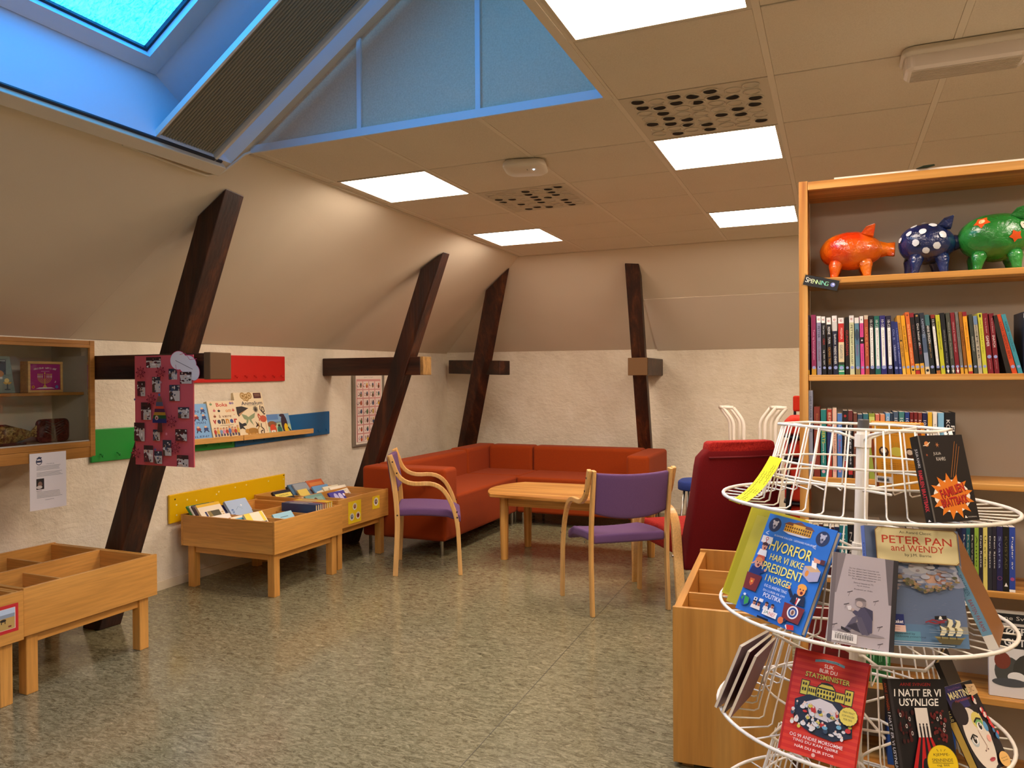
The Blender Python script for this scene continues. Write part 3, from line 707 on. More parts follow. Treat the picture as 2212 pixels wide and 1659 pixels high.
for y0, y1, x0, x1, x2, x3, k in ((660, 735, 448, 490, 425, 512, '#7a4a34'), (735, 790, 425, 512, 418, 520, '#4b4c60'), (790, 830, 418, 522, 408, 532, '#c23a22'), (825, 872, 405, 536, 398, 546, '#431a3c'), (870, 915, 398, 548, 388, 552, '#a8781e'), (910, 960, 386, 556, 376, 560, '#17491f'), (955, 1012, 372, 562, 372, 565, '#1a2358'), (1012, 1135, 445, 502, 437, 508, '#4c221c')):
    a.poly([P(x2, y1), P(x3, y1), P(x1, y0), P(x0, y0)], k)
a.ell(*P(430, 945), .028, '#d8ad94'); a.ell(*P(430, 950), .015, '#7a2a24'); a.line([P(455, 570), P(468, 600), P(485, 570)], .012, '#d0a0a0'); a.ell(*P(468, 640), .018, '#3f6a9a')
a.build('collage', I @ basis((P0.x-.004, 2.9848, pz), (1, 0, 0), (0, 0, 1), (0, -1, 0)), o)
a = Art(.2, .17)
a.ell(.3, .68, .3, '#d0406a', .3, 24); a.ell(.62, .55, .32, '#d0406a', .3, 24); a.ell(.85, .3, .2, '#d0406a', .26, 24)
a.ell(.3, .68, .285, '#e2dcd8', .285, 24); a.ell(.62, .55, .305, '#e2dcd8', .28, 24); a.ell(.85, .3, .185, '#e2dcd8', .245, 24)
a.line([(.2, .68), (.8, .4)], .012, '#40383c'); a.line([(.35, .86), (.55, .9), (.7, .7)], .012, '#d0406a'); a.line([(.2, .55), (.24, .35)], .012, '#d0406a'); a.line([(.7, .7), (.95, .72)], .012, '#d0406a')
a.build('cloud_cutout', I @ basis((P1.x-.165, 2.9832, P0.z-.145), (1, 0, 0), (0, 0, 1), (0, -1, 0)), o)

# ------------------------------------------------------------------ glass display cabinet on the left wall
ce, cf = 2.995, -3.84; cz0, cz1 = .985, 1.632; cs = 1.55
cab = thing('display_cabinet', 'wooden wall cabinet with sliding glass doors, above the empty bin', 'cabinet', (XW+.002, 2.3, cz0)); I = M.Translation(-V(cab.location))
xb = XW+.002
def cb(nm, x0, y0, z0, x1, y1, z1, m, bev=.002, par=cab): return B().box(x0, y0, z0, x1, y1, z1).build(nm, m, par, bevel=bev, mx=I)
ins = plain('#ddd4c0', .6); bw = wood('oak', '#9c6426', '#ad7430', '#b9803a', 'y', 90, 9, .4, .05)
cb('back_panel', xb, cs, cz0+.02, xb+.008, ce-.012, cz1-.02, ins, 0)
cb('side_panel', xb, ce-.014, cz0+.0, cf+.0, ce-.0005, cz1, bw); cb('side_lining', xb+.008, ce-.018, cz0+.05, cf-.012, ce-.0145, cz1-.02, ins, 0)
cb('top_panel', xb, cs, cz1-.022, cf, ce-.015, cz1, bw); cb('bottom_panel', xb, cs, cz0+.055, cf, ce-.015, cz0+.085, bw); cb('bottom_rail', cf-.02, cs, cz0-.005, cf-.003, ce-.015, cz0+.054, bw)
cb('top_rail', cf-.012, cs, cz1-.04, cf+.002, ce-.015, cz1-.022, bw)
cb('stile', cf-.014, ce-.03, cz0+.0, cf+.003, ce, cz1+.001, bw)
cz = cz0+.085; sz = aty(150, 856, 2.93); shz = 1.345
cb('shelf', xb+.01, cs, shz-.016, cf-.06, ce-.02, shz, bw)
cb('runner', cf-.045, cs, cz, cf-.008, ce-.018, cz+.006, plain('#b8b2a4', .4))
gm = glass_mat((.95, .97, .95, 1))
cb('glass_door', cf-.018, 2.36, cz+.006, cf-.014, ce-.03, cz1-.04, gm, 0); d2 = cb('glass_door', cf-.034, cs, cz+.006, cf-.030, 2.44, cz1-.04, gm, 0)
cb('edge_profile', cf-.02, 2.357, cz+.006, cf-.012, 2.3605, cz1-.04, plain('#5f7a70', .2), 0)
B().ball((cf-.006, 2.37, cz+.035), (.014, .018, .018), 14, 10).build('door_lock', plain('#c9c4ba', .2, .5, 1), cab, mx=I)
# framed box with candlestick picture
def stand(px0, px1, py0, py1, x):   # rectangle facing +x
    p, q = atx(px0, py1, x), atx(px1, py0, x); return p.y, p.z, q.y-p.y, q.z-p.z
y0, z0, w, h = stand(57, 132, 785, 852, -3.98)
z0 = shz
bx = thing('picture_box', 'magenta picture in a wooden box frame with a nine-armed candlestick, on the cabinet shelf', 'picture', (-4.0, y0+w/2, z0+.0005)); J = M.Translation(-V(bx.location))
b = B(); e = .014
for q in ((0, 0, w, e), (0, h-e, w, h), (0, e, e, h-e), (w-e, e, w, h-e)): b.box(-4.03, y0+q[0], z0+.0005+q[1], -3.965, y0+q[2], z0+.0005+q[3])
b.build('box_frame', birch('y'), bx, mx=J, bevel=.002)
B().box(-4.03, y0+e, z0+e, -3.972, y0+w-e, z0+h-e).build('picture_board', plain('#9c1f6e', .6), bx, mx=J)
a = Art(w-2*e, h-2*e)
a.rect(0, 0, 1, 1, '#a51f73')
for i, ch in enumerate('Jødiske høytider'): a.text(ch, .13+.049*i, .80+.05*math.sin(PI*i/15), '#f2e6d8', ht=.07) if ch != ' ' else None
a.rect(.36, .715, .64, .73, '#e6a0c0')
for r in (.08, .13, .18, .225): a.line([(.48+r*math.cos(PI+PI*i/12), .48+.82*r*1.2*math.sin(PI+PI*i/12)) for i in range(13)], .014, '#d9a83f'); [a.rect(.48+s*r-.01, .48, .48+s*r+.01, .56, '#f4ead8') for s in (-1, 1)]; [a.ell(.48+s*r, .6, .012, '#e8c04a', .03) for s in (-1, 1)]
a.rect(.47, .12, .49, .6, '#d9a83f'); a.ell(.48, .65, .02, '#e8c04a', .035); a.poly([(.40, .1), (.56, .1), (.5, .2), (.46, .2)], '#d9a83f')
a.poly([(.18, .055), (.82, .055), (.7, .1), (.3, .1)], '#f0dfe4'); a.ell(.88, .12, .055, '#7a86c8'); a.ell(.1, .12, .05, '#d98a2a'); a.ell(.1, .12, .02, '#7a2a4a'); a.ell(.82, .32, .03, '#f2e6e0'); a.ell(.805, .33, .026, '#a51f73')
a.build('print', J @ basis((-3.9718, y0+e, z0+e), (0, 1, 0), (0, 0, 1), (1, 0, 0)), bx)
# grey trapezoid glass piece with golden pictures
y0, z0, w, h = stand(-40, 36, 772, 853, -3.97); z0 = shz+.0005
g = thing('glass_plaque', 'grey-green glass plaque with golden cups, partly cut off at the left edge', 'ornament', (-3.99, y0+w/2, z0)); J = M.Translation(-V(g.location))
B().prism([(-4.0, y0, z0), (-4.0, y0+w, z0), (-4.0, y0+w*.84, z0+h), (-4.0, y0+w*.16, z0+h)], (.02, 0, 0)).build('plaque', plain('#7d8c84', .2, .6), g, mx=J, bevel=.004)
a = Art(w, h); a.rect(.25, .5, .72, .9, '#2c3033'); a.ell(.5, .52, .16, '#b8742c', .1); a.rect(.3, .38, .62, .44, '#d8cfc0'); a.ell(.76, .3, .12, '#c79a3c', .07, a0=PI, a1=2*PI); a.rect(.74, .12, .78, .25, '#2d4a4c'); a.ell(.76, .1, .09, '#2d4a4c', .02); a.ell(.74, .34, .07, '#e8c878', .06); a.rect(.3, .86, .7, .88, '#b9c4c0')
a.build('picture', J @ basis((-3.9797, y0, z0), (0, 1, 0), (0, 0, 1), (1, 0, 0)), g)
# fish and relief plate on the cabinet floor
fy, fz = atx(20, 940, -3.99).y, cz+.001
f = thing('ceramic_fish', 'shiny brown and gold glazed fish lying on the cabinet floor', 'ornament', (-3.99, fy, fz)); 
def fishf(p): return p
b = B(); sec = []
for i in range(15):
    t = i/14; y = -.2+.33*t; r = .05*math.sin(PI*min(1, .12+t*.86))**.8*(1-.1*t)+.004
    sec.append([V((.022*math.cos(2*PI*k/14)*(r/.05), y, .052+r*math.sin(2*PI*k/14))) for k in range(14)])
loft(b, sec)
def m_fish():
    t = NT('gold_brown_glaze'); c = t.coord(); n = t.noise(c, 45, 4, .7, 1); t.base(t.ramp(n, [(.3, '#3a2012'), (.45, '#7a5a2c'), (.6, '#c8ab62'), (.72, '#5a2c16')])); t.bump(n, .7, .006); return t.set(.12, .7, .3)
fm = m_fish(); b.build('body', fm, f, smooth=True)
B().prism([(-.006, .11, .04), (-.006, .11, .062), (-.006, .165, .115), (-.006, .145, .06), (-.006, .17, .025)], (.012, 0, 0)).build('tail', fm, f, bevel=.003)
B().prism([(-.004, -.12, .09), (-.004, .05, .088), (-.004, -.02, .11), (-.004, -.08, .11)], (.008, 0, 0)).build('fin', plain('#4a2212', .2), f, bevel=.002)
B().ball((.02, -.16, .075), .008, 8, 6).build('eye', plain('#d9c48a', .2), f)
B().box(-.02, -.15, 0, .02, .08, .012).build('stand', plain('#4a2a1a', .3), f, bevel=.003)
y0, z0, w, h = stand(84, 152, 910, 965, -3.97); z0 = cz+.001
rp = thing('relief_plate', 'dark brown square ceramic plate with a raised leaf pattern, beside the fish', 'ornament', (-3.99, y0+w/2, z0), 0)
def m_brown():
    t = NT('brown_glaze'); c = t.coord(); n = t.noise(c, 60, 4, .7); t.base(t.ramp(n, [(.3, '#33150f'), (.6, '#5c2a1e'), (.75, '#7a4636')])); t.bump(n, .5, .004); return t.set(.15, .6)
bm2 = m_brown()
loft(B(), [[M.Rotation(PI/2, 4, 'Y') @ p + V((-.012+dx, 0, h/2)) for p in rrect(h*s, w*s, .03, 0)] for dx, s in ((0, .9), (0.004, 1.), (.022, 1.), (.028, .93))]).build('plate', bm2, rp)
b = B()
for s in (-1, 1):
    for i in range(5): b.tube([(.017, s*.002, h*.25+i*.016), (.019, s*w*.28, h*.48+i*.014)], .004, 6)
    b.tube([(.018, s*w*.1, h*.72), (.018, s*w*.2, h*.76), (.018, s*w*.3, h*.72), (.018, s*w*.2, h*.68), (.018, s*w*.1, h*.72)], .004, 6)
b.tube([(.018, 0, h*.15), (.019, 0, h*.7)], .005, 6); b.build('relief', plain('#55392f', .12, .7), rp, smooth=True)
# notice taped below the cabinet
pa, pb_ = atx(64, 972, cf+.006), atx(143, 985, cf+.006); pz = atx(60, 1106, cf+.006).z
pw, pt = pb_.y-pa.y, pa.z-.022
o = thing('paper_notice', 'white A4 notice with a logo and small photo, taped below the glass cabinet', 'notice', (cf+.004, pa.y+pw/2, pz)); J = M.Translation(-V(o.location))
B().box(cf+.0035, pa.y, pz, cf+.0045, pa.y+pw, pt).build('sheet', plain('#e9e2dc', .8, .2), o, mx=J)
a = Art(pw, pt-pz); a.ell(.25, .85, .085, '#3a3f55', .06); a.ell(.25, .85, .068, '#e9e2dc', .048); a.rect(.18, .835, .32, .87, '#3a3f55'); a.poly([(.17, .905), (.25, .94), (.33, .92), (.3, .895)], '#3a3f55')
a.text('Utstilling', .55, .80, '#333333', .22, .016)
a.lines(.18, .88, .765, .021, 4, '#8a8684', .006); a.lines(.18, .9, .655, .021, 4, '#8a8684', .006)
a.rect(.17, .36, .38, .55, '#2a2624'); a.ell(.27, .45, .06, '#8a6a58', .05); a.ell(.25, .40, .08, '#d8d0c4', .03); a.lines(.17, .32, .335, .02, 1, '#6a6664', .006); a.lines(.18, .88, .31, .024, 5, '#8a8684', .006); a.lines(.4, .68, .165, .02, 1, '#8a8684', .006)
a.build('print', J @ basis((cf+.0046, pa.y, pz), (0, 1, 0), (0, 0, 1), (1, 0, 0)), o)

# ------------------------------------------------------------------ book bins on legs
def bin_(label, x0, x1, y0, y1, zt, zb=None, div=(), mid=True, legs=None, zl=None):
    zb = zb or zt-.2; o = thing('book_bin', label, 'book bin', ((x0+x1)/2, (y0+y1)/2, 0), group='beech book bins on legs'); I = M.Translation(-V(o.location)); t = .016
    b = B().box(x0, y0, zb, x0+t, y1, zt); b.build('side_panel', beech('y'), o, mx=I, bevel=.0015)
    B().box(x1-t, y0, zb, x1, y1, zt).build('side_panel', beech('y'), o, mx=I, bevel=.0015)
    B().box(x0+t, y0+.012, zb, x1-t, y0+.012+t, zt-.006).build('end_panel', beech('x'), o, mx=I, bevel=.0015)
    B().box(x0+t, y1-.012-t, zb, x1-t, y1-.012, zt-.006).build('end_panel', beech('x'), o, mx=I, bevel=.0015)
    for yy in (y0, y1-.0115): B().box(x0+t+.001, yy, zb+.001, x1-t-.001, yy+.0115, zt-.004).build('end_board', beech('x'), o, mx=I, bevel=.0015)
    B().box(x0+t, y0+.03, zb+.01, x1-t, y1-.03, zb+.022).build('floor_board', beech('x'), o, mx=I)
    if mid: B().box((x0+x1)/2-t/2, y0+.0285, zb+.0225, (x0+x1)/2+t/2, y1-.0285, zt-.004).build('divider', beech('y'), o, mx=I, bevel=.0015)
    for f, sd in div:
        y = y0+(y1-y0)*f; xa, xc = (x0+t, (x0+x1)/2-t/2) if sd < 0 else ((x0+x1)/2+t/2, x1-t)
        B().box(xa+.0005, y-.006, zb+.0225, xc-.0005, y+.006, zt-.03).build('cross_divider', beech('x'), o, mx=I, bevel=.001)
    s = .055; ix, iy = .03, .03
    for lx in (x0+ix, x1-ix-s):
        for ly in (y0+iy, y1-iy-s): B().box(lx, ly, 0, lx+s, ly+s, zb-.001).build('leg', beech('z'), o, mx=I, bevel=.004)
    for lx in (x0+ix+.012, x1-ix-.032): B().box(lx, y0+iy+s+.0005, zb-.05, lx+.02, y1-iy-s-.0005, zb-.001).build('apron', beech('y'), o, mx=I, bevel=.002)
    for ly in (y0+iy+.012, y1-iy-.032): B().box(x0+ix+s+.0005, ly, zb-.05, x1-ix-s-.0005, ly+.02, zb-.001).build('apron', beech('x'), o, mx=I, bevel=.002)
    return o
binB = bin_('empty beech book bin in front of the near timber brace, under the glass cabinet', -4.10, -3.30, 2.215, 2.93, .49, .275, ((.37, 1), (.62, -1), (.2, -1)))
binA = bin_('beech book bin with a red-framed picture card, cut off at the left edge', -4.06, -3.27, 1.48, 2.195, .49, .275, ((.5, 1), (.5, -1)))
binC = bin_('beech bin of picture books directly in front of the yellow hook board', -4.10, -3.30, 3.84, 4.565, .497, .285, ((.34, 1), (.34, -1), (.66, 1), (.66, -1)))
binD = bin_('beech bin of books with two yellow cards, next to the sofa end', -4.13, -3.345, 4.58, 5.262, .522, .305, ((.38, 1), (.36, -1), (.72, 1)))
def card(o, y0, z0, y1, z1, col, x, fn, nm='sign_card', label=None):
    I = M.Translation(-V(o.location))
    B().box(x+.0005, y0, z0, x+.0018, y1, z1).build(nm, plain(col, .6), o, mx=I, label=label)
    a = Art(y1-y0, z1-z0); fn(a); a.build('card_print', I @ basis((x+.002, y0, z0), (0, 1, 0), (0, 0, 1), (1, 0, 0)), o)
def medal(a, u, v, r, k, k2):
    a.ell(u, v, r, '#f0e8d0', n=20); a.ell(u, v, r*.62, k, n=14); a.ell(u+.01, v+.02, r*.3, k2, n=8)
    for i in range(9): t = PI*(.15+.7*i/8); a.ell(u+r*.8*math.cos(t), v+r*.8*math.sin(t)*a.w/a.h, r*.07, '#222222', n=5)
def cardA(a):
    a.rect(.12, .12, .88, .88, '#e8e2d4'); a.rect(.14, .13, .86, .55, '#b89a5a'); a.rect(.14, .55, .86, .68, '#8a98a8'); a.rect(.14, .68, .86, .87, '#b8cbe0'); a.ell(.4, .48, .12, '#2a2420', .05); a.rect(.32, .36, .35, .47, '#2a2420'); a.rect(.46, .36, .49, .47, '#2a2420'); a.rect(.6, .2, .72, .26, '#7a3a2a')
card(binA, 2.06, .325, 2.17, .445, '#c3262c', -3.27, cardA)
zc = .522
card(binD, 4.70, .325, 4.865, .49, '#eecb1c', -3.345, lambda a: (medal(a, .5, .74, .16, '#8a4a2c', '#c08a60'), medal(a, .27, .3, .17, '#56606e', '#aab4bc'), medal(a, .74, .3, .17, '#7c1a1c', '#5a1214')))
card(binD, 5.02, .385, 5.12, .485, '#eecb1c', -3.345, lambda a: medal(a, .5, .55, .32, '#6a4a48', '#c0a090'))
# leaning books: bottom back in the bin, faces up towards the viewer (+x, slightly -y)
def binbook(x, y, zb, w, h, t, col, label, front=None, lean=52, yaw=0, **kw):
    # book stands on its lower edge at (x,y,zb), leaning backwards (towards +y); cover faces -y
    mx = M.Translation((x, y, zb)) @ M.Rotation(R(yaw), 4, 'Z') @ M.Rotation(R(-lean), 4, 'X')
    return book(label, w, h, t, col, mx, front, hard=t > .012, **kw)
GC_, GD_ = 'picture books leaning in the bin by the yellow board', 'books leaning in the bin beside the sofa'
def f_plain(*ops):
    def fn(a):
        for o_ in ops: getattr(a, o_[0])(*o_[1:])
    return fn
fb = .31
rowsC = [   # bottom edge centre x, y; the covers face the room (+x) and lean back to the wall
 (-3.775, 3.985, .19, .215, .012, '#efe8da', 'white book lying low in front of the cream nature book', f_plain(('lines', .3, .9, .8, .06, 2, '#a8a090', .02)), 0),
 (-3.80, 3.965, .20, .315, .018, '#e8d9bc', 'cream book with a dark forest photo and golden letters', f_plain(('rect', 0, .93, 1, 1, '#e3b516'), ('rect', .3, .2, .82, .8, '#4a4426'), ('poly', [(.3, .2), (.5, .5), (.44, .8), (.3, .8)], '#8a7434'), ('poly', [(.5, .3), (.8, .42), (.82, .6), (.55, .5)], '#23221a'), ('rect', .19, .2, .27, .8, '#2c2c5a'), ('text', 'SOL', .91, .62, '#c9a24a', .36, .1, 90), ('text', 'MARI', .1, .35, '#8a7a60', .2, .05, 90)), 0),
 (-3.823, 3.952, .195, .315, .012, '#4a3640', 'dark plum book tucked behind the cream nature book', None, 0),
 (-3.842, 3.945, .195, .31, .010, '#e6e0d2', 'thin white book between the green book and the plum book', None, 0),
 (-3.861, 3.94, .195, .31, .012, '#2f7a2a', 'green book at the back of the near compartment, mostly hidden', None, 0),
 (-3.80, 4.215, .20, .30, .022, '#a9bfd8', 'pale blue book with blue title and an oval animal photo', f_plain(('text', 'Bjørn', .12, .5, '#1d4f9a', .5, .12, -90), ('rect', .42, .08, .86, .42, '#4c4a2a'), ('ell', .62, .25, .15, '#ded2b4'), ('ell', .8, .2, .08, '#c9b06a'), ('line', [(.3, .72), (.45, .8), (.6, .72)], .01, '#6a86a8'), ('ell', .62, .82, .035, '#e8e8e8')), 0),
 (-3.84, 4.18, .20, .27, .012, '#2d2a5e', 'navy book with a white swirl, behind the pale blue book', f_plain(('ell', .12, .75, .1, '#e6e2f0'), ('ell', .14, .77, .06, '#2d2a5e')), 0),
 # front row
 (-3.42, 3.945, .18, .19, .01, '#3a2a2c', 'dark brown book with pale figures, nearest the front corner', f_plain(('ell', .3, .7, .1, '#7a5a50'), ('ell', .6, .75, .1, '#7a4a44'), ('ell', .5, .9, .06, '#e0d0c0')), 0),
 (-3.45, 3.985, .17, .26, .016, '#e9ddbe', 'cream book with yellow bands, standing tallest in the front compartment', f_plain(('rect', 0, .0, .3, 1, '#e6cf3a'), ('rect', .8, .7, .95, 1, '#e6cf3a'), ('lines', .4, .8, .7, .08, 2, '#b8a482', .02)), 0),
 (-3.49, 3.94, .17, .235, .012, '#4a86ae', 'bright blue book with a palm tree, front compartment', f_plain(('rect', 0, .4, 1, 1, '#58b4dc'), ('ell', .35, .75, .2, '#2c6a4a', .1)), 0),
 (-3.53, 3.95, .19, .24, .012, '#e9d8b6', 'cream book with faint text behind the blue palm book', f_plain(('lines', .2, .8, .8, .06, 2, '#b8a482', .02)), 0),
 (-3.40, 4.19, .185, .225, .012, '#86b8c8', 'light blue film book with handwritten title in front', f_plain(('rect', 0, .5, 1, 1, '#94c4d2'), ('text', 'Sinna Mann', .52, .62, '#20303a', .7, .1), ('lines', .3, .75, .84, .1, 1, '#42606a', .02), ('lines', .35, .7, .46, .1, 1, '#42606a', .02)), 0),
]
for x, y, w, h, t, col, lb_, fr, yw in rowsC: binbook(x, y, fb, w, h, t, col, lb_, fr, lean=40, yaw=88, group=GC_)
# spine-up books in the far front compartment
sp_l = ['navy spine-up book nearest the blue film book', 'second navy spine-up book beside the cross divider', 'slate blue spine-up book, third in the row', 'brick red spine-up book in the middle of the row', 'dark red spine-up book before the yellow ones', 'yellow spine-up book, first of the yellow group', 'mustard spine-up book, second of the yellow group', 'golden yellow spine-up book at the far end']
for i, k in enumerate(('#27375f', '#2c3f70', '#3a5288', '#9a4030', '#7e2c22', '#e0b61c', '#d9a916', '#e4c02c')):
    mx = M.Translation((-3.52, 4.325+i*.026, fb+.165)) @ M.Rotation(R(90), 4, 'Z') @ M.Rotation(R(90), 4, 'Y') @ M.Rotation(R(0), 4, 'X')
    mx = M.Translation((-3.66, 4.348+i*.0255, fb+.0)) @ basis((0, 0, 0), (0, 0, -1), (0, 1, 0), (1, 0, 0))
    mx = M.Translation((-3.66, 4.348+i*.0245, fb+.120)) @ basis((0, 0, 0), (0, 0, -1), (0, 1, 0), (1, 0, 0))
    book(sp_l[i], .19, .30, .022, k, mx, None, lambda a: a.rect(.25, .15, .75, .7, '#c8b88a') if i % 2 else a.rect(.3, .2, .7, .6, '#a8a8b8'), group=GC_, pages='#d8c79c')
rowsD = [
 (-3.82, 4.715, .19, .27, .02, '#1f1a20', 'black book with a yellow band and scribbled white title', f_plain(('rect', .05, .76, .95, .90, '#e8d25a'), ('text', 'Natteravn', .5, .52, '#a89ab8', .8, .2), ('text', 'FORTELLING', .5, .83, '#2a2a1a', .5, .05)), 0),
 (-3.83, 4.995, .20, .30, .014, '#9aa0a4', 'grey tale book with dark handwritten title', f_plain(('text', 'Te snora mi', .5, .74, '#2a3040', .7, .1), ('rect', .25, .42, .8, .54, '#e0cfb0'), ('text', 'ord som', .5, .48, '#a03a2a', .4, .06)), 0),
 (-3.80, 4.93, .11, .25, .01, '#e3c85e', 'small pale yellow book with a dark animal in the sofa-side bin', f_plain(('ell', .6, .6, .2, '#3a2a1a')), 0),
 (-3.853, 4.965, .20, .30, .012, '#4f7392', 'blue book with white bears, furthest back in the sofa-side bin', f_plain(('rect', .15, .45, .85, .9, '#6a8cab'), ('ell', .4, .8, .12, '#f0ece4'), ('ell', .7, .83, .1, '#f0ece4')), 0),
 (-3.877, 4.955, .19, .28, .012, '#20222a', 'black-edged book behind the blue bear book', None, 0),
 (-3.77, 5.125, .19, .26, .014, '#6f9fc6', 'light blue book with a cream label strip', f_plain(('poly', [(.08, .6), (.9, .70), (.9, .84), (.08, .78)], '#efe6c8'), ('ell', .82, .77, .02, '#222222')), 0),
 (-3.82, 5.15, .19, .31, .016, '#c8643a', 'orange-red book near the sofa end of the bin', f_plain(('rect', .1, .5, .9, .78, '#d8452f'), ('ell', .4, .65, .06, '#e8a080'), ('rect', .1, .82, .9, .92, '#d98a4a')), 0),
 (-3.63, 5.09, .19, .27, .012, '#ded5b4', 'pale green-cream book behind the white hand-lettered one', f_plain(('ell', .25, .7, .08, '#3a3a34'), ('lines', .4, .8, .84, .08, 1, '#8a8a7a', .02)), 0),
 (-3.585, 5.12, .20, .265, .012, '#efe7cf', 'white book with dark hand-drawn letters, nearest the sofa end of the bin', f_plain(('text', 'SAVNET', .55, .62, '#202020', .7, .12), ('lines', .2, .85, .87, .07, 2, '#8a8578', .015)), 0),
 (-3.53, 4.725, .19, .25, .014, '#6c9488', 'teal book with a photo of animals', f_plain(('rect', .1, .3, .9, .9, '#86a898'), ('ell', .45, .62, .2, '#d8b49a'), ('ell', .65, .5, .16, '#ece0d0'), ('ell', .5, .82, .08, '#5a3a2a')), 0),
 (-3.553, 4.71, .19, .24, .012, '#c9b89a', 'beige book second from the teal photo book', None, 0),
 (-3.575, 4.70, .19, .235, .014, '#8a3a2e', 'brick-coloured book behind the teal photo book', None, 0),
 (-3.52, 4.985, .19, .235, .014, '#443c94', 'violet book with white ghostly figures', f_plain(('ell', .35, .78, .12, '#b8b4dc', .16), ('ell', .62, .76, .12, '#c8c4e4', .16), ('ell', .5, .5, .3, '#dcd8ee', .12), ('ell', .2, .6, .07, '#e4e0f2'), ('ell', .85, .82, .07, '#e4e0f2')), 0),
]
for x, y, w, h, t, col, lb_, fr, yw in rowsD: binbook(x, y, .335, w, h, t, col, lb_, fr, lean=42, yaw=87, group=GD_)

# ------------------------------------------------------------------ corner sofa of three modules
SOFA = fabric('#8c3206', '#9a3c0a', 420, .9, .3)
LEGM = plain('#a8a49c', .25, .5, 1)
def rbox(b, x0, y0, z0, x1, y1, z1): return b.box(x0, y0, z0, x1, y1, z1)
SX, SZ, SB, ST = -2.83, .465, .70, .12
def sofa(label, parts, legs, base):
    o = thing('sofa_module', label, 'sofa', base, group='rust red corner sofa'); I = M.Translation(-V(base))
    for nm, q, bv in parts: B().box(*q).build(nm, SOFA, o, mx=I, bevel=bv, seg=4)
    for x, y in legs: B().lathe([(.014, 0), (.014, ST-.001)], 12, M.Translation((x, y, 0))).build('leg', LEGM, o, mx=I, smooth=False)
    return o
xb0, xs = -3.60, SX
sofa('rust red sofa module with the near armrest, along the left wall', [('seat', (xb0+.2, 5.47, ST, xs, 6.78, SZ), .025), ('backrest', (xb0, 5.47, ST, xb0+.215, 6.78, SB), .035), ('armrest', (xb0, 5.25, ST, xs+.005, 5.475, SB-.005), .03)],
     [(-2.88, 5.30), (-3.55, 5.30), (-2.88, 6.72), (-3.55, 6.72)], (-3.3, 6.0, 0))
sofa('rust red corner sofa module in the far left corner', [('seat', (xb0+.2, 6.785, ST, xs-.001, 7.285, SZ), .025), ('backrest', (xb0, 6.785, ST, xb0+.215, 7.49, SB+.01), .035), ('backrest', (xb0+.21, 7.275, ST, xs-.06, 7.49, SB+.01), .035)],
     [(-2.9, 6.84), (-3.55, 7.42), (-2.93, 7.42)], (-3.3, 7.2, 0))
sofa('rust red sofa module with the right armrest, along the back wall', [('seat', (xs+.003, 6.70, ST, -1.735, 7.285, SZ), .025), ('backrest', (xs-.055, 7.275, ST, -1.735, 7.49, SB+.01), .035), ('armrest', (-1.74, 6.68, ST, -1.53, 7.49, SB+.005), .03)],
     [(-2.78, 6.76), (-1.6, 6.76), (-2.82, 7.42), (-1.6, 7.42)], (-2.2, 7.2, 0))

# ------------------------------------------------------------------ pine table
tx0, tx1, tyc, tz = -2.57, -1.13, 5.62, .525
o = thing('pine_table', 'low pine table with bowed ends in front of the rust red sofa', 'table', ((tx0+tx1)/2, tyc, 0))
L, W = (tx1-tx0)/2, .36
pts = []
for sgn in (1, -1):
    for i in range(13):
        t = -1+2*i/12; yy = W*t*sgn; pts.append((sgn*(L-.0-.13*t*t), yy))
    # long edges get a slight bow
poly = []
n = len(pts)
for i, p in enumerate(pts):
    poly.append(p)
    if i in (12, 25):
        q = pts[(i+1) % n]
        for k in range(1, 8): f = k/8; poly.append((p[0]+(q[0]-p[0])*f, p[1]+(1 if p[1] > 0 else -1)*.035*math.sin(PI*f)))
B().prism([(x, y, tz-.028) for x, y in poly], (0, 0, .028)).build('tabletop', pine('x'), o, bevel=.006, seg=3, angle=50)
for sx in (-1, 1):
    for sy in (-1, 1): B().lathe([(.029, 0), (.031, .05), (.036, .36), (.036, tz-.0285)], 8, M.Translation((sx*(L-.2), sy*.245, 0)) @ M.Rotation(PI/8, 4, 'Z')).build('leg', pine('z'), o, bevel=.004)
for sy in (-1, 1): B().box(-L+.237, sy*.245-.011, tz-.105, L-.237, sy*.245+.011, tz-.0285).build('apron', pine('x'), o, bevel=.002)
for sx in (-1, 1): B().box(sx*(L-.2)-.011, -.207, tz-.105, sx*(L-.2)+.011, .207, tz-.0285).build('apron', pine('y'), o, bevel=.002)

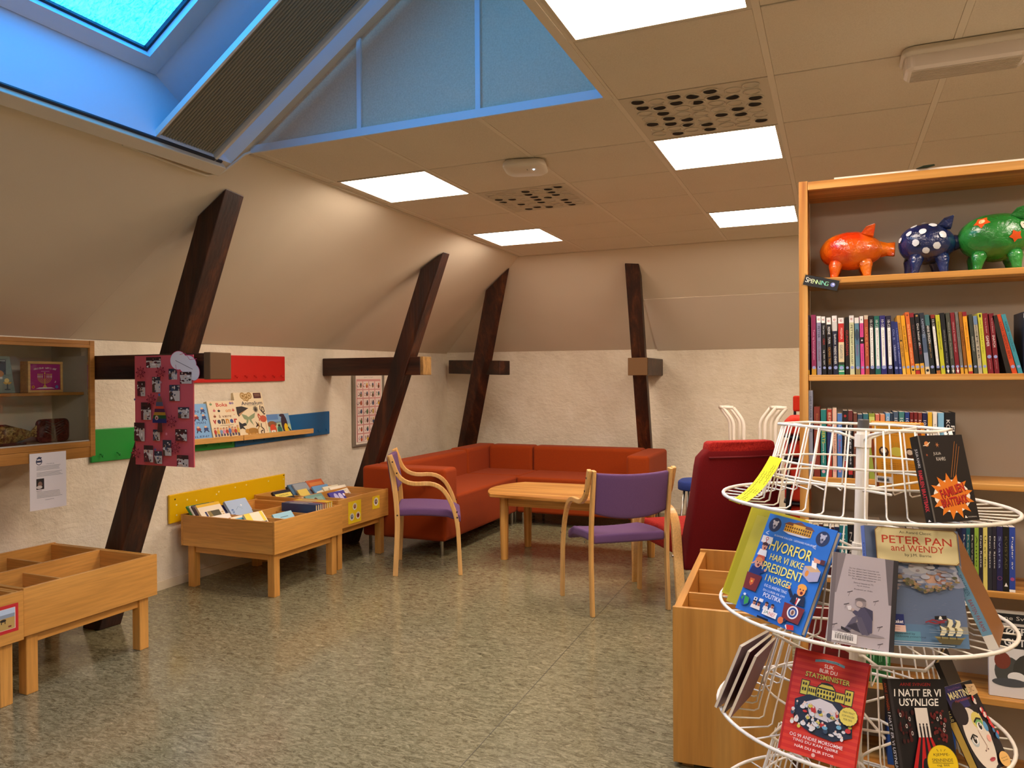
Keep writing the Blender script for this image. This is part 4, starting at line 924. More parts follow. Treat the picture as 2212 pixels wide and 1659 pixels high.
# ------------------------------------------------------------------ two bentwood armchairs with violet upholstery (local: faces +x)
VIO = fabric('#63446a', '#6e4f74', 500, .95, .25)
def arc(pts, n=6):
    """round the corners of a polyline given as (point, radius)"""
    out = []
    for i, (p, r) in enumerate(pts):
        p = V(p)
        if r == 0 or i in (0, len(pts)-1): out.append(p); continue
        a, c = (V(pts[i-1][0])-p), (V(pts[i+1][0])-p); la, lc = min(r, a.length*.49), min(r, c.length*.49)
        s, e = p+a.normalized()*la, p+c.normalized()*lc
        for k in range(n+1): t = k/n; out.append((s*(1-t)**2)+(p*2*t*(1-t))+(e*t*t))
    return out
def make_chair(label, loc, rz):
    o = thing('armchair', label, 'chair', loc, rz, group='bentwood chairs with violet upholstery')
    w = .245
    for s in (-1, 1):
        B().bar(arc([((-.21, s*w, 0), 0), ((-.185, s*w, .46), .2), ((-.245, s*w, .865), 0)]), .022, .036, (0, 1, 0)).build('rear_leg', birch('z'), o, bevel=.004)
        ao = s*(w+.026)
        arm = B().bar(arc([((-.24, ao, .87), 0), ((-.165, ao, .655), .13), ((.115, ao, .665), .11), ((.235, ao, .44), .16), ((.255, ao, 0), 0)]), .026, .030, (0, 1, 0)).build('arm', birch('z'), o, bevel=.005)
        b = B()
        for x, z in ((-.222, .82), (-.192, .74), (-.19, .44), (.232, .455), (.234, .415)): b.lathe([(.006, -.001), (.006, .0015)], 10, M.Translation((x, s*(w+.0395), z)) @ M.Rotation(-s*PI/2, 4, 'X'))
        b.build('bolts', plain('#2a1c14', .4), arm)
    # seat: saddle pad
    g = []; b = B(); nx, ny = 10, 8
    def prof(u, v, top):
        x = -.20+.46*u; y = (v-.5)*2*(w-.014)
        z = .468 + .014*math.cos(PI*(u-.25)) - .018*(1-(2*v-1)**2)*math.sin(PI*u) - (.035*max(0, u-.82)/.18)
        return V((x, y, z if top else z-.056))
    T = [[b.bm.verts.new(prof(i/nx, j/ny, 1)) for j in range(ny+1)] for i in range(nx+1)]; D = [[b.bm.verts.new(prof(i/nx, j/ny, 0)) for j in range(ny+1)] for i in range(nx+1)]
    def skin(b, T, D):
        n, m = len(T)-1, len(T[0])-1
        for i in range(n):
            for j in range(m): b.bm.faces.new((T[i][j], T[i+1][j], T[i+1][j+1], T[i][j+1])); b.bm.faces.new((D[i][j], D[i][j+1], D[i+1][j+1], D[i+1][j]))
        for i in range(n): b.bm.faces.new((T[i][0], D[i][0], D[i+1][0], T[i+1][0])); b.bm.faces.new((T[i][m], T[i+1][m], D[i+1][m], D[i][m]))
        for j in range(m): b.bm.faces.new((T[0][j], T[0][j+1], D[0][j+1], D[0][j])); b.bm.faces.new((T[n][j], D[n][j], D[n][j+1], T[n][j+1]))
    skin(b, T, D); b.build('seat', VIO, o, bevel=.014, seg=3, angle=55, smooth=True)
    b = B(); nz = 8
    def bp(v, u, front):   # v across, u up
        y = (v-.5)*2*(w-.0115); z = .605+.245*u+.0; z += (-.035*(1-(2*v-1)**2))*(1-u) - .012*(1-(2*v-1)**2)*u
        x = -.196-.042*u-.03*(1-(2*v-1)**2)
        return V((x+(.018 if front else -.018), y, z))
    T = [[b.bm.verts.new(bp(j/10, i/nz, 1)) for j in range(11)] for i in range(nz+1)]; D = [[b.bm.verts.new(bp(j/10, i/nz, 0)) for j in range(11)] for i in range(nz+1)]
    skin(b, T, D); b.build('backrest', VIO, o, bevel=.012, seg=3, angle=55, smooth=True)
    return o
ch1 = make_chair('violet bentwood chair on the left, turned towards the table beside the book bin', (-2.825, 4.945, 0), R(28))
ch2 = copy_thing(ch1, 'violet bentwood chair with its back to the viewer, in front of the pine table', 'bentwood chairs with violet upholstery'); ch2.location = (-1.255, 4.58, 0); ch2.rotation_euler = (0, 0, R(128.5))

# ------------------------------------------------------------------ red high-backed armchair (local: faces +x)
RED_SHADE = fabric('#66080b', '#750d10', 300, .85, .35); RED2 = fabric('#8c120f', '#b0281a', 120, .85, .4)  # same red cloth; the backrest copy is darkened for its shaded rear
o = thing('high_back_armchair', 'red high-backed reading chair with bentwood arms, seen from behind', 'armchair', (-.80, 5.02, 0), R(126))
W2 = .30
for s in (-1, 1):
    B().bar(arc([((-.36, s*(W2+.02), 0), 0), ((-.27, s*(W2+.02), .60), .14), ((.33, s*(W2+.02), .615), .12), ((.35, s*(W2+.02), 0), 0)], 10), .058, .026, (0, 1, 0)).build('bentwood_frame', birch('x'), o, bevel=.005)
    B().ball((-.31, s*(W2+.052), .33), .008, 8, 6).build('bolt', plain('#8a8078', .3, .5, 1), o)
# seat
b = B()
loft(b, [[V((x, y*k, z)) for x, y in ((.34, -W2+.015), (.34, W2-.015), (-.26, W2-.015), (-.26, -W2+.015))] for z, k in ((.30, .96), (.32, 1), (.42, 1), (.445, .97))])
b.build('seat', RED2, o, bevel=.03, seg=4, smooth=True, angle=30)
# back: shaped shell, wide at the bottom and rounded at the top
def backloops(thk, x_off):
    lo = []
    for i in range(15):
        t = i/14; z = .24+.75*t; hw = (W2-.012)*(1.0-.0*t-.12*max(0, t-.35)); xc = -.27-.20*t-.03*math.sin(PI*t)
        if t > .9: hw -= .05*((t-.9)/.1)**2
        th = thk*(1-.35*t)
        lo.append([V((xc+th*.5, -hw, z)), V((xc+th*.62, 0, z)), V((xc+th*.5, hw, z)), V((xc-th*.5, hw, z)), V((xc-th*.62, 0, z)), V((xc-th*.5, -hw, z))])
    return lo
loft(B(), backloops(.13, 0)).build('backrest', RED_SHADE, o, bevel=.02, seg=4, smooth=True, angle=40)
tp = backloops(.13, 0)[-1]; zt = tp[0].z
b = B(); loft(b, [[V((p.x*1.0+q, p.y*k, zt+dz)) for p in tp] for dz, k, q in ((-.05, 1.0, 0.006), (-.0, 1.0, 0), (.03, .97, 0), (.04, .88, 0))]); b.build('headrest_pad', RED2, o, bevel=.018, seg=4, smooth=True, angle=30)
B().tube([p+V((-.004 if p.x < tp[0].x else .0, 0, -.052)) for p in tp[3:]], .006, 6).build('piping', plain('#6a0c10', .8), o, smooth=True)

# ------------------------------------------------------------------ things along the back wall, half hidden
o = thing('stool', 'blue upholstered stool with thin metal legs behind the red armchair', 'stool', (-.985, 6.05, 0))
loft(B(), [rrect(.32, .32, .12, z, 5) if k == 1 else rrect(.32*k, .32*k, .12*k, z, 5) for z, k in ((.525, .97), (.535, 1), (.585, 1), (.6, .94))]).build('seat', fabric('#24346e', '#2c3f80', 300), o, bevel=.008, smooth=True)
for sx in (-1, 1):
    for sy in (-1, 1): B().tube([(sx*.10, sy*.10, .523), (sx*.155, sy*.155, 0)], .009, 8).build('leg', plain('#b8b4aa', .3, .5, 1), o, smooth=True)
def hoop(label, px, sgn):
    y = 6.62; xs_ = [aty(p, 965, y).x for p in px]; o = thing('tube_frame', label, 'metal frame', (sum(xs_)/4, y, 0), group='white tube frames'); I = M.Translation(-V(o.location)); ww = plain('#efe6d6', .4)
    tops = []
    for i, x in enumerate(xs_):
        yy = y+(.0 if i % 2 else .10); q = V((x+sgn*.085, yy, 1.15)); tops.append(q)
        B().tube(arc([((x+sgn*-.01, yy, 0.003), 0), ((x, yy, 1.035), .05), (q, .03), (q+V((sgn*-.001, 0, .0)), 0)], 4)[:-1], .0145, 8).build('upright', ww, o, mx=I, smooth=True)
    for a_, c_ in ((0, 2), (1, 3), (0, 1)): B().tube([tops[a_], tops[c_]], .0145, 8).build('crossbar', ww, o, mx=I, smooth=True)
    B().tube([(xs_[0], y+.10, .02), (xs_[3], y, .02)], .011, 8).build('crossbar', ww, o, mx=I, smooth=True)
hoop('white bent tube frame left of the pair, above the red armchair', (1574, 1585, 1595, 1607), -1)
hoop('white bent tube frame right of the pair, beside the stacked chairs', (1640, 1653, 1664, 1676), 1)
# stack of red upholstered chairs hidden behind the bookcase
STK = fabric('#a8240f', '#b52c14', 300); BLK = plain('#16171c', .5)
ST_L = ['topmost red stacking chair behind the bookcase', 'second red stacking chair from the top, behind the bookcase', 'third red stacking chair from the top of the stack', 'fourth red stacking chair from the top of the stack', 'fifth red stacking chair from the top, above the lowest', 'lowest red stacking chair in the stack behind the bookcase']
def stack_chair(label, z):
    o = thing('stacking_chair', label, 'chair', (-.035, 4.75, z), 0, group='stacked red chairs')
    loft(B(), [rrect(.46*k, .44*k, .06, zz, 5) for zz, k in ((.45, .9), (.465, 1), (.53, 1), (.55, .92))]).build('seat', STK, o, bevel=.012, smooth=True)
    loft(B(), [rrect(.47*k, .45*k, .06, zz, 5) for zz, k in ((.435, .9), (.44, 1), (.449, 1))]).build('shell', BLK, o)
    for sx in (-1, 1):
        for sy in (-1, 1): B().tube([(sx*.2, sy*.19, .436), (sx*.215, sy*.21, .0)], .008, 6).build('leg', BLK, o, smooth=True)
    B().box(-.2, .195, .57, .2, .235, .665).build('backrest', STK, o, bevel=.01)
    for sx in (-1, 1): B().tube([(sx*.19, .21, .45), (sx*.19, .225, .575)], .008, 6).build('back_post', BLK, o)
    return o
c0 = stack_chair(ST_L[5], 0)
for i in range(1, 6):
    c = copy_thing(c0, ST_L[5-i], 'stacked red chairs'); c.location.z = .125*i; c.location.y = 4.75-.012*i

# ------------------------------------------------------------------ pine bookcase on the right
BY, BD = 2.82, .235
kx0, kx1 = -.114, 1.02
bc = thing('bookcase', 'tall open pine bookcase with piggy banks on its upper shelf', 'bookcase', (.45, BY+.12, 0)); I = M.Translation(-V(bc.location))
def bb(nm, x0, y0, z0, x1, y1, z1, m, bev=.002, label=None): return B().box(x0, y0, z0, x1, y1, z1).build(nm, m, bc, bevel=bev, mx=I, label=label)
bb('side_panel', kx0, BY, 0, kx0+.029, BY+BD, 2.082, pine('z')); bb('side_panel', kx1-.029, BY, 0, kx1, BY+BD, 2.082, pine('z'))
bb('back_panel', kx0+.03, BY+BD-.006, .06, kx1-.03, BY+BD, 2.07, plain('#b8ae9e', .7, .2), 0)
xi, xj = kx0+.0295, kx1-.0295
bb('top_board', xi, BY, 2.050, xj, BY+BD-.007, 2.079, pine('x'))
SHZ = [1.744, 1.409, 1.055, .712, .365, .09]
for z in SHZ: bb('shelf', xi, BY+.006, z-.021, xj, BY+BD-.007, z, pine('x'))
bb('plinth', xi, BY+.02, 0, xj, BY+.04, .068, pine('x'))
bd = B().box(.0, BY+.01, 2.0795, kx1, BY+.2, 2.0865).build('white_board', plain('#e8e0d0', .6), None, bevel=.001)
tag(bd, 'thin white board lying on top of the pine bookcase', 'board')
lf = B().prism([(.248, BY+.0, 2.087), (.27, BY-.004, 2.0935), (.30, BY-.004, 2.095), (.305, BY+.0, 2.092), (.28, BY+.0, 2.087)], (0, .012, 0)).build('paper_leaf', plain('#2b3a2a', .7), None, bevel=.002); tag(lf, 'small dark green paper leaf stuck out over the bookcase top', 'decoration')
# shelf sign SPENNING
p = aty(1740, 594, BY-.03); q = aty(1814, 607, BY-.05)
wv = (q-p); L = wv.length; ex = wv.normalized(); ey = V((0, -1, 0)); ez = ex.cross(V((0, 1, 0))).normalized(); ez = -ez if ez.z < 0 else ez
og = p - ez*.034
sg = thing('shelf_sign', 'black shelf label reading SPENNING in a clear holder, tilted on the bookcase edge', 'sign', og); J = M.Translation(-og)
bs = basis(og, ex, -ey, ez)
B().box(-.004, .001, -.004, L+.004, .004, .039, bs).build('holder', glass_mat((.9, .9, .88, 1), .9, 'clear_holder'), sg, mx=J)
B().box(0, -.0008, 0, L, .0008, .035, bs).build('card', plain('#14120f', .6), sg, mx=J)
B().box(L*.1, .004, .004, L*.3, .05, .03, bs).build('clip', plain('#d8d4cc', .4), sg, mx=J)
a = Art(L, .035); 
for i, (ch, k) in enumerate(zip('SPENNING', ('#f3f1e0', '#f3f1d0', '#eef2c0', '#d8eaa0', '#b8e2a0', '#8fdcb0', '#80d8c0', '#90d8a0'))): a.text(ch, .08+.083*i, .5+(.06 if i == 0 else 0), k, ht=.5 if i == 0 else .4, bold=-.01)
a.ell(.84, .5, .065, '#7d86c0', n=14); a.ell(.85, .55, .03, '#d8dcf0', n=8)
a.build('lettering', J @ basis(og+ey*.001, ex, ez, ey), sg)
# piggy banks of papier mache
def pig_m(key, cols, sc=6):
    t = NT(key); c = t.coord(); n = t.noise(c, sc, 3, .5); f = t.noise(c, 42, 4, .6, .4)
    t.base(t.ramp(n, cols)); t.bump(f, .55, .012); return t.set(.16, .6, coat=.4)
def pig(label, px, mat, rx, ry, rz, hl, hd, tz=SHZ[0], yaw=0):
    p = aty(px, 560, BY+.115); o = thing('piggy_bank', label, 'piggy bank', (p.x, BY+.115, tz+.0005), yaw, group='papier mache piggy banks')
    cz = hl+rz; h = cz+rz
    def warp(q):
        n_ = noise.noise(q*16)*.004+noise.noise(q*38)*.0016; d = V((q.x, q.y, q.z-cz)); k = 1.0
        if q.x > 0: k = 1-.22*(q.x/rx)**2
        return V((q.x, q.y*k, cz+(q.z-cz)*k))+d.normalized()*n_
    B().ball((0, 0, cz), (rx, ry, rz), 40, 26, warp).build('body', mat, o, smooth=True)
    B().lathe([(.030, 0), (.0235, .025), (.025, .048), (.0255, .050)], 20, M.Translation((rx*.80, 0, cz+.0*h)) @ M.Rotation(PI/2+hd, 4, 'Y')).build('snout', mat, o, bevel=.003, smooth=True, angle=60)
    for sx, sy in ((-.52, -.55), (.42, -.55), (-.52, .55), (.42, .55)):
        x, y = sx*rx, sy*ry
        b = B(); b.lathe([(.012, 0), (.0135, .012), (.017, hl*.8), (.024, hl+.014), (.022, hl+.03)], 14, M.Translation((x*1.08, y*.98, 0)) @ M(((1, 0, -sx*.30, 0), (0, 1, -sy*.25, 0), (0, 0, 1, 0), (0, 0, 0, 1)))); b.build('leg', mat, o, smooth=True)
    for s in (-1, 1):
        c = V((rx*.45, s*ry*.42, cz+rz*.70)); t = c+V((.026, s*.02, .030))
        B().prism([c+V((-.022, s*-.004, 0)), c+V((.02, s*.008, -.012)), t, c+V((-.004, s*.014, .022))], (.0, s*.012, .006)).build('ear', mat, o, bevel=.003)
    return o, (rx, ry, rz, cz)
def blob(o, pr, dirs, rad, m, nm, n=14, star=None):
    rx, ry, rz, cz = pr; b = B()
    for (dx, dy, dz), r in dirs:
        d = V((dx, dy, dz)).normalized(); c = V((d.x*rx, d.y*ry, d.z*rz)); k = (1-.22*(c.x/rx)**2) if c.x > 0 else 1
        nn = V((d.x/rx, d.y/ry, d.z/rz)).normalized(); u = nn.orthogonal().normalized(); w = nn.cross(u); pts = []
        for rr in (1., .55):
            for i in range(n):
                f = r*rr*(1 if not star or i % 2 else star)*(.88+.2*rnd.random()); q = c+(u*math.cos(2*PI*i/n)+w*math.sin(2*PI*i/n))*f
                e = V((q.x/rx, q.y/ry, q.z/rz)); q = V((e.normalized().x*rx, e.normalized().y*ry, e.normalized().z*rz)); kk = (1-.22*(q.x/rx)**2) if q.x > 0 else 1
                dd = q.normalized()*.0028; pts.append(V((q.x, q.y*kk, cz+q.z*kk))+dd)
        q = V((c.x, c.y*k, cz+c.z*k))+c.normalized()*.003; pts.append(q)
        b.add(pts, [(i, (i+1) % n, n+(i+1) % n, n+i) for i in range(n)]+[(n+i, n+(i+1) % n, 2*n) for i in range(n)])
    return b.build(nm, m, o, smooth=True)
og_m = pig_m('orange_gloss_paint', [(.35, '#c9330a'), (.5, '#d9600c'), (.7, '#dd7a14')], 9)
o, pr = pig('glossy orange papier mache piggy bank, leftmost on the upper shelf', 1840, og_m, .106, .084, .067, .034, .05)
B().lathe([(.0245, 0), (.0245, .002)], 18, M.Translation((pr[0]*.80+.0495, 0, pr[3]-.0028)) @ M.Rotation(PI/2+.05, 4, 'Y')).build('snout_disc', plain('#9c5a1c', .3), o)
bl_m = pig_m('navy_gloss_paint', [(.3, '#0e1a3c'), (.55, '#16285c'), (.75, '#1c3470')], 9)
o, pr = pig('navy blue papier mache piggy bank with white spots, in the middle', 2003, bl_m, .090, .082, .070, .038, -.12, yaw=R(8))
for sp1 in [((-.75, -.55, .45), .0104), ((-.55, -.8, -.05), .0112), ((-.3, -.75, .42), .0112), ((.05, -.6, .75), .0128), ((.3, -.85, .25), .0128), ((.1, -.95, -.25), .0120), ((-.25, -.9, -.45), .0112), ((-.5, -.3, .8), .0104), ((.45, -.3, .8), .0096), ((-.15, -.2, .97), .0096), ((-.9, -.2, .2), .0096), ((.2, .6, .7), .0112)]: blob(o, pr, [sp1], .014, plain('#d9dde0', .3), 'white_spot')
gr_m = pig_m('green_gloss_paint', [(.3, '#1c6a26'), (.55, '#2a8a34'), (.75, '#3aa044')], 8)
o, pr = pig('green papier mache piggy bank with orange flowers, cut off at the right edge', 2152, gr_m, .112, .09, .080, .034, .0)
for sp1 in [((-.45, -.7, .55), .026), ((.35, -.9, -.12), .021)]: blob(o, pr, [sp1], .02, plain('#d8531a', .3), 'painted_flower', 10, .62)
blob(o, pr, [((-.45, -.72, .57), .009)], .01, plain('#e0cf9a', .3), 'flower_centre'); blob(o, pr, [((.62, -.75, .34), .016)], .01, plain('#e2dcc8', .3), 'eye_white'); blob(o, pr, [((.63, -.76, .35), .008)], .01, plain('#141414', .2), 'pupil')

# shelf books: one tuple per spine, base pixel edges in a 4.496x enlargement that starts at (1720,640)
def shelf_row(rows, Z, ox, oy, sc, group, where, yoff=.012, depth=.14):
    n = len(rows)
    for i, r in enumerate(rows):
        xl, xr, yt, dx, col, desc = r[:6]; deco = r[6] if len(r) > 6 else []
        A, C_ = aty(ox+xl/sc, oy, BY+yoff), aty(ox+xr/sc, oy, BY+yoff)
        Tz = aty(ox+(xl+dx)/sc, 640+yt/sc if sc == 4.496 else 820+yt/sc, BY+yoff)
        h = max(.1, (Tz.z-Z)); w_ = (C_.x-A.x)-.0006; th = math.atan2(-(dx/sc)*(A-CAM).dot(FW)/FPX, h); h = h/math.cos(th)-w_*math.sin(th)*.5
        # pivot at the bottom right corner when leaning left
        mx = M.Translation((C_.x, BY+yoff, Z+.0004)) @ M.Rotation(-th, 4, 'Y') @ M.Translation((-w_/2*1.0, depth/2, 0)) @ M.Rotation(PI/2, 4, 'Z')
        def sp(a, deco=deco, col=col):
            for d in deco: getattr(a, d[0])(*d[1:])
        o = book('%s, %s' % (desc, where), depth+(.004 if i % 3 else 0), h, w_, col, mx, None, sp if deco else None, group=group, hard=w_ > .017, pages='#d9cdb2')
T_ = 'text'
def bar(v0, v1, k, e=.0): return ('rect', e, v0, 1-e, v1, k)
def tx(s, v, l, k, wd=.5, u=.5): return (T_, s, u, v, k, l, wd, -90)
ST = ('ell', .5, .12, .38, '#8f9ac8'); ST2 = ('ell', .6, .13, .2, '#2a3050'); W_ = '#efeae0'
R1 = [
 (112, 132, 185, 0, '#2c2748', 'thin indigo paperback against the left side panel', [tx('Tone og Anna', .6, .5, '#8a86a8'), bar(0, .08, '#c79a2a')]),
 (150, 196, 182, -5, '#86234e', 'raspberry paperback with a mustard foot', [tx('Tom og hemmeligheten', .5, .5, '#d89ab0'), bar(0, .11, '#c08c22'), ST]),
 (204, 246, 195, -6, '#85829a', 'lilac-grey paperback with a white head label', [bar(.89, 1, W_), ('text', 'e', .5, .945, '#b02a2a', .5), tx('PETTER', .73, .2, '#2a2a3a'), tx('DEN GRONNE', .4, .34, '#7a4a5a'), ST, ST2]),
 (256, 294, 198, -12, '#15141a', 'black paperback with white script and a white head label', [bar(.89, 1, W_), ('text', 'e', .5, .945, '#b02a2a', .5), tx('Tim Levy', .77, .16, W_), tx('ORM', .57, .1, '#c03a2a'), tx('og den nye', .3, .25, W_), ST]),
 (306, 350, 208, -12, '#17151c', 'black paperback with orange lower title and a white head label', [bar(.88, 1, W_), ('text', 'e', .5, .94, '#b02a2a', .5), tx('REINE', .77, .13, W_), tx('TUVA', .6, .12, W_), tx('OLIVERS TRIKS', .33, .3, '#c98a32'), ST]),
 (360, 408, 190, -12, '#1b1e34', 'navy paperback with a tall grey-white head label', [bar(.74, 1, '#cdc8be'), bar(.9, 1, W_), ('text', 'e', .5, .93, '#b02a2a', .5), tx('Spøkelset', .6, .18, W_), tx('MARENS VENNER', .33, .3, W_), ST]),
 (412, 468, 210, -5, '#c52a26', 'wide paperback in red, cream and green bands', [bar(.9, 1, W_), ('text', 'e', .5, .95, '#b02a2a', .4), bar(.2, .57, '#d9c49a'), bar(.0, .17, '#2f8a5a'), bar(.17, .22, '#2c3a2a'), bar(.05, .07, '#cfe0c8'), tx('MISJØNA', .72, .2, '#f0c8b8'), tx('GIGANTISK', .4, .25, '#6a7a7a'), ST]),
 (478, 516, 205, -5, '#17120f', 'black paperback with big red vertical title', [tx('GUNGADHA', .55, .45, '#b0281e', .62), ST]),
 (522, 568, 188, -8, '#cfcf9e', 'pale green paperback with dark title and a cream head', [bar(.88, 1, W_), ('text', 'e', .5, .94, '#b02a2a', .45), tx('PETTER', .72, .24, '#1c1c1c', .45), tx('DET HVITE HUSET', .38, .42, '#24241c', .4), ST]),
 (578, 622, 208, -12, '#5a8496', 'blue-grey mottled paperback with a violet-pink word', [bar(.9, 1, W_), ('ell', .5, .7, .45, '#394a52', .1), tx('ROBOT', .6, .2, '#2a3a6a'), tx('Rabalder', .42, .2, '#8a4a8a'), bar(0, .12, '#8a7a4a'), ST]),
 (628, 664, 195, -12, '#d8468a', 'bright pink paperback with a black middle band', [bar(.88, 1, W_), ('text', 'e', .5, .94, '#2a2a2a', .45), bar(.53, .64, '#191419'), ('ell', .5, .585, .25, W_), tx('Ida Jenta', .75, .2, '#a02a68'), tx('Ida Jenta', .35, .25, '#a02a68'), ST]),
 (672, 712, 185, -14, '#a84a30', 'terracotta paperback with orange lettering', [tx('SELKIE BLACK', .55, .5, '#e09a5a'), bar(.93, 1, '#c9b49a'), ST]),
 (716, 765, 190, -12, '#19171a', 'black series book with a white title strip and white age mark', [bar(.1, .80, '#f1ece2', .2), tx('10-12', .87, .12, W_, .5), tx('Mark Netland | Turid', .45, .6, '#222222', .28), ST]),
 (770, 822, 192, -14, '#1b6152', 'sea-green series book with a white title strip', [bar(.1, .80, '#f1ece2', .2), tx('10-12', .87, .12, W_, .5), tx('Eline Evensen | Runkagluk', .5, .5, '#222222', .25), ST]),
 (826, 882, 188, -16, '#272466', 'wide royal-purple series book with a white title strip', [bar(.1, .80, '#f1ece2', .2), tx('10-12', .87, .12, W_, .45), tx('Maria R. Lund | Dinosaur', .52, .45, '#222222', .24), ST]),
 (890, 942, 190, -18, '#1d1834', 'blackish-violet series book with a white title strip', [bar(.16, .80, '#f1ece2', .2), tx('10-12', .87, .12, W_, .5), tx('Arne Ovigen | Tause skrik', .52, .45, '#222222', .25), ST]),
 (958, 996, 243, -36, '#222c62', 'short navy paperback, first of a leaning pair', [tx('Ole B', .75, .2, '#8a94c0'), tx('Ubåtskatten', .4, .3, '#c0c6e0'), ST]),
 (1000, 1030, 248, -42, '#253072', 'short navy paperback, second of a leaning pair', [tx('I Apollonia', .75, .25, '#8a94c0'), tx('Det ukjente', .4, .4, '#c0c6e0'), ST]),
 (1034, 1068, 185, -52, '#cf9634', 'ochre paperback leaning left with a dark emblem', [tx('Brødrene Dunn', .72, .3, '#6a4a1a'), ('ell', .5, .57, .3, '#2a2014'), tx('LITEN TID', .4, .22, '#5a3c14'), bar(0, .12, '#e8b84a'), ST]),
 (1072, 1112, 185, -54, '#e6a01c', 'amber paperback with small dark title', [tx('SKULLER VED MIDNATT', .6, .45, '#6a4210'), ST]),
 (1118, 1158, 153, -56, '#d2642a', 'tall orange paperback, first of the taller group', [('ell', .5, .95, .25, '#7a3a1a'), tx('Det Femte Sekund', .65, .3, '#f0c890'), tx('med siste kort', .3, .25, '#f0c890'), bar(0, .12, '#d9a83a'), ('ell', .5, .07, .3, '#1a1a1a'), ST]),
 (1162, 1206, 160, -58, '#1c1618', 'black paperback with a maroon head and a yellow-red foot', [bar(.93, 1, '#8a1f2a'), tx('De siste fra byen', .6, .4, '#7a4a4a'), bar(.07, .17, '#e0a52a'), bar(0, .06, '#b02a22'), ST]),
 (1210, 1250, 165, -56, '#15151a', 'black paperback with a gold emblem on top and a yellow foot', [('ell', .5, .96, .3, '#b0884a'), tx('Det heter det', .63, .4, W_), tx('RØD TID', .4, .15, '#a02a2a'), bar(0, .18, '#d9a030'), ST]),
 (1256, 1300, 160, -54, '#4a5a70', 'steel-blue paperback fading to pale grey at its foot', [('ell', .5, .96, .25, '#c0b090'), bar(.0, .35, '#8a96a8'), bar(.65, 1, '#262c38'), tx('KAMERATEN', .75, .3, '#aab4c4'), bar(0, .12, '#d9c49a'), ('ell', .5, .06, .35, '#1c1c1c')]),
 (1306, 1352, 178, -56, '#1d2422', 'dark paperback with a teal top and bold white author name', [bar(.82, 1, '#3f6a6a'), tx('ARNE SVINGEN', .67, .3, W_, .5), tx('Sangen om', .4, .25, '#c89a5a', .4), ST]),
 (1362, 1404, 178, -54, '#1a1613', 'black series book with a maroon head and a white strip', [bar(.94, 1, '#8a2a20'), tx('10-12', .86, .12, W_, .5), bar(.1, .8, '#f1ece2', .2), tx('Katarina Fjug | Sommer', .5, .5, '#222222', .25), bar(0, .06, '#b06a2a'), ST]),
 (1408, 1450, 180, -52, '#bdbb2a', 'lime-yellow paperback with black hand-lettered title', [tx('Snakke Ligerim normalt', .65, .48, '#1c1c14', .4), ST]),
 (1456, 1500, 160, -55, '#17181a', 'black leaning paperback with an arrow mark near its foot', [tx('VESAAS & VESAAS : Hedninga', .45, .55, '#a8a49a', .3), ST, ('poly', [(.4, .1), (.6, .1), (.6, .06), (.8, .06), (.5, .01), (.2, .06), (.4, .06)], W_)]),
 (1506, 1546, 160, -50, '#45463a', 'olive-grey leaning paperback with an arrow mark', [tx('VESAAS & VESAAS : Den forsteinede', .55, .6, '#b8b4a4', .3), ST, ('poly', [(.4, .1), (.6, .1), (.6, .06), (.8, .06), (.5, .01), (.2, .06), (.4, .06)], '#e0dccc')]),
 (1550, 1592, 158, -50, '#7c1a24', 'crimson leaning paperback with an arrow mark', [tx('VESAAS & VESAAS : Lindtrær', .6, .5, '#d8b0b0', .3), ST, ('poly', [(.4, .1), (.6, .1), (.6, .06), (.8, .06), (.5, .01), (.2, .06), (.4, .06)], W_)]),
 (1598, 1630, 150, -52, '#75716a', 'thin grey paperback beside the crimson one', [tx('og lukket i vannet', .6, .5, '#48443c'), bar(0, .1, '#d9a030'), ST]),
 (1636, 1668, 150, -54, '#8f5410', 'thin brown-gold paperback', [tx('UROLIG', .6, .3, '#5c340a'), bar(0, .08, '#d9a030'), ST]),
 (1674, 1716, 150, -56, '#eba022', 'amber paperback with a crimson head', [bar(.93, 1, '#8a1a26'), tx('Magnus Eliassen', .6, .45, '#7a5214', .3), bar(.02, .16, '#e0b04a'), bar(0, .04, '#b02a22'), ST]),
 (1728, 1766, 175, -50, '#3a3f36', 'grey-green paperback between the amber and beige ones', [tx('KNUTE FURUSET', .5, .25, '#c8c4b0', .4), ST]),
 (1770, 1808, 190, -48, '#b3a88e', 'beige paperback with a blue-grey top and serif title', [bar(.85, 1, '#6a84a4'), tx('HALVEN', .75, .2, '#30343a', .45), tx('PETER', .45, .4, '#30343a', .45), ST]),
 (1814, 1858, 162, -48, '#c6c23a', 'lemon paperback with a dark square on top', [('rect', .3, .93, .7, .98, '#2a2a1a'), tx('Sven T. Sand', .78, .2, '#5a5a1a', .3), tx('TÅKE AV GULL', .5, .35, '#5a5a1a', .3), ST]),
 (1864, 1918, 163, -52, '#7a1420', 'wine-red book, left one of the matching pair', [tx('Tor Arve Røssland', .8, .25, '#d8a8a8', .26), tx('GAMER', .54, .18, '#f0e4dc', .5), ('ell', .5, .28, .4, '#8f9ac8'), tx('gyldendal', .15, .15, '#c8a0a0', .2)]),
 (1926, 1974, 165, -50, '#741420', 'wine-red book, right one of the matching pair', [tx('Tor Arve Røssland', .8, .25, '#d8a8a8', .26), tx('SNATCH', .54, .2, '#f0e4dc', .5), ('ell', .5, .28, .4, '#8f9ac8'), tx('gyldendal', .15, .15, '#c8a0a0', .2)]),
 (2040, 2090, 180, -120, '#221c16', 'dark brown book leaning in the gap after the wine-red pair'),
 (2096, 2148, 168, -140, '#cf4a1e', 'orange-red book leaning far to the left', [tx('KASPER OG', .75, .25, '#7a2a14', .45), tx('DØDENS BEVIS', .45, .4, '#5c1c10', .5), ST]),
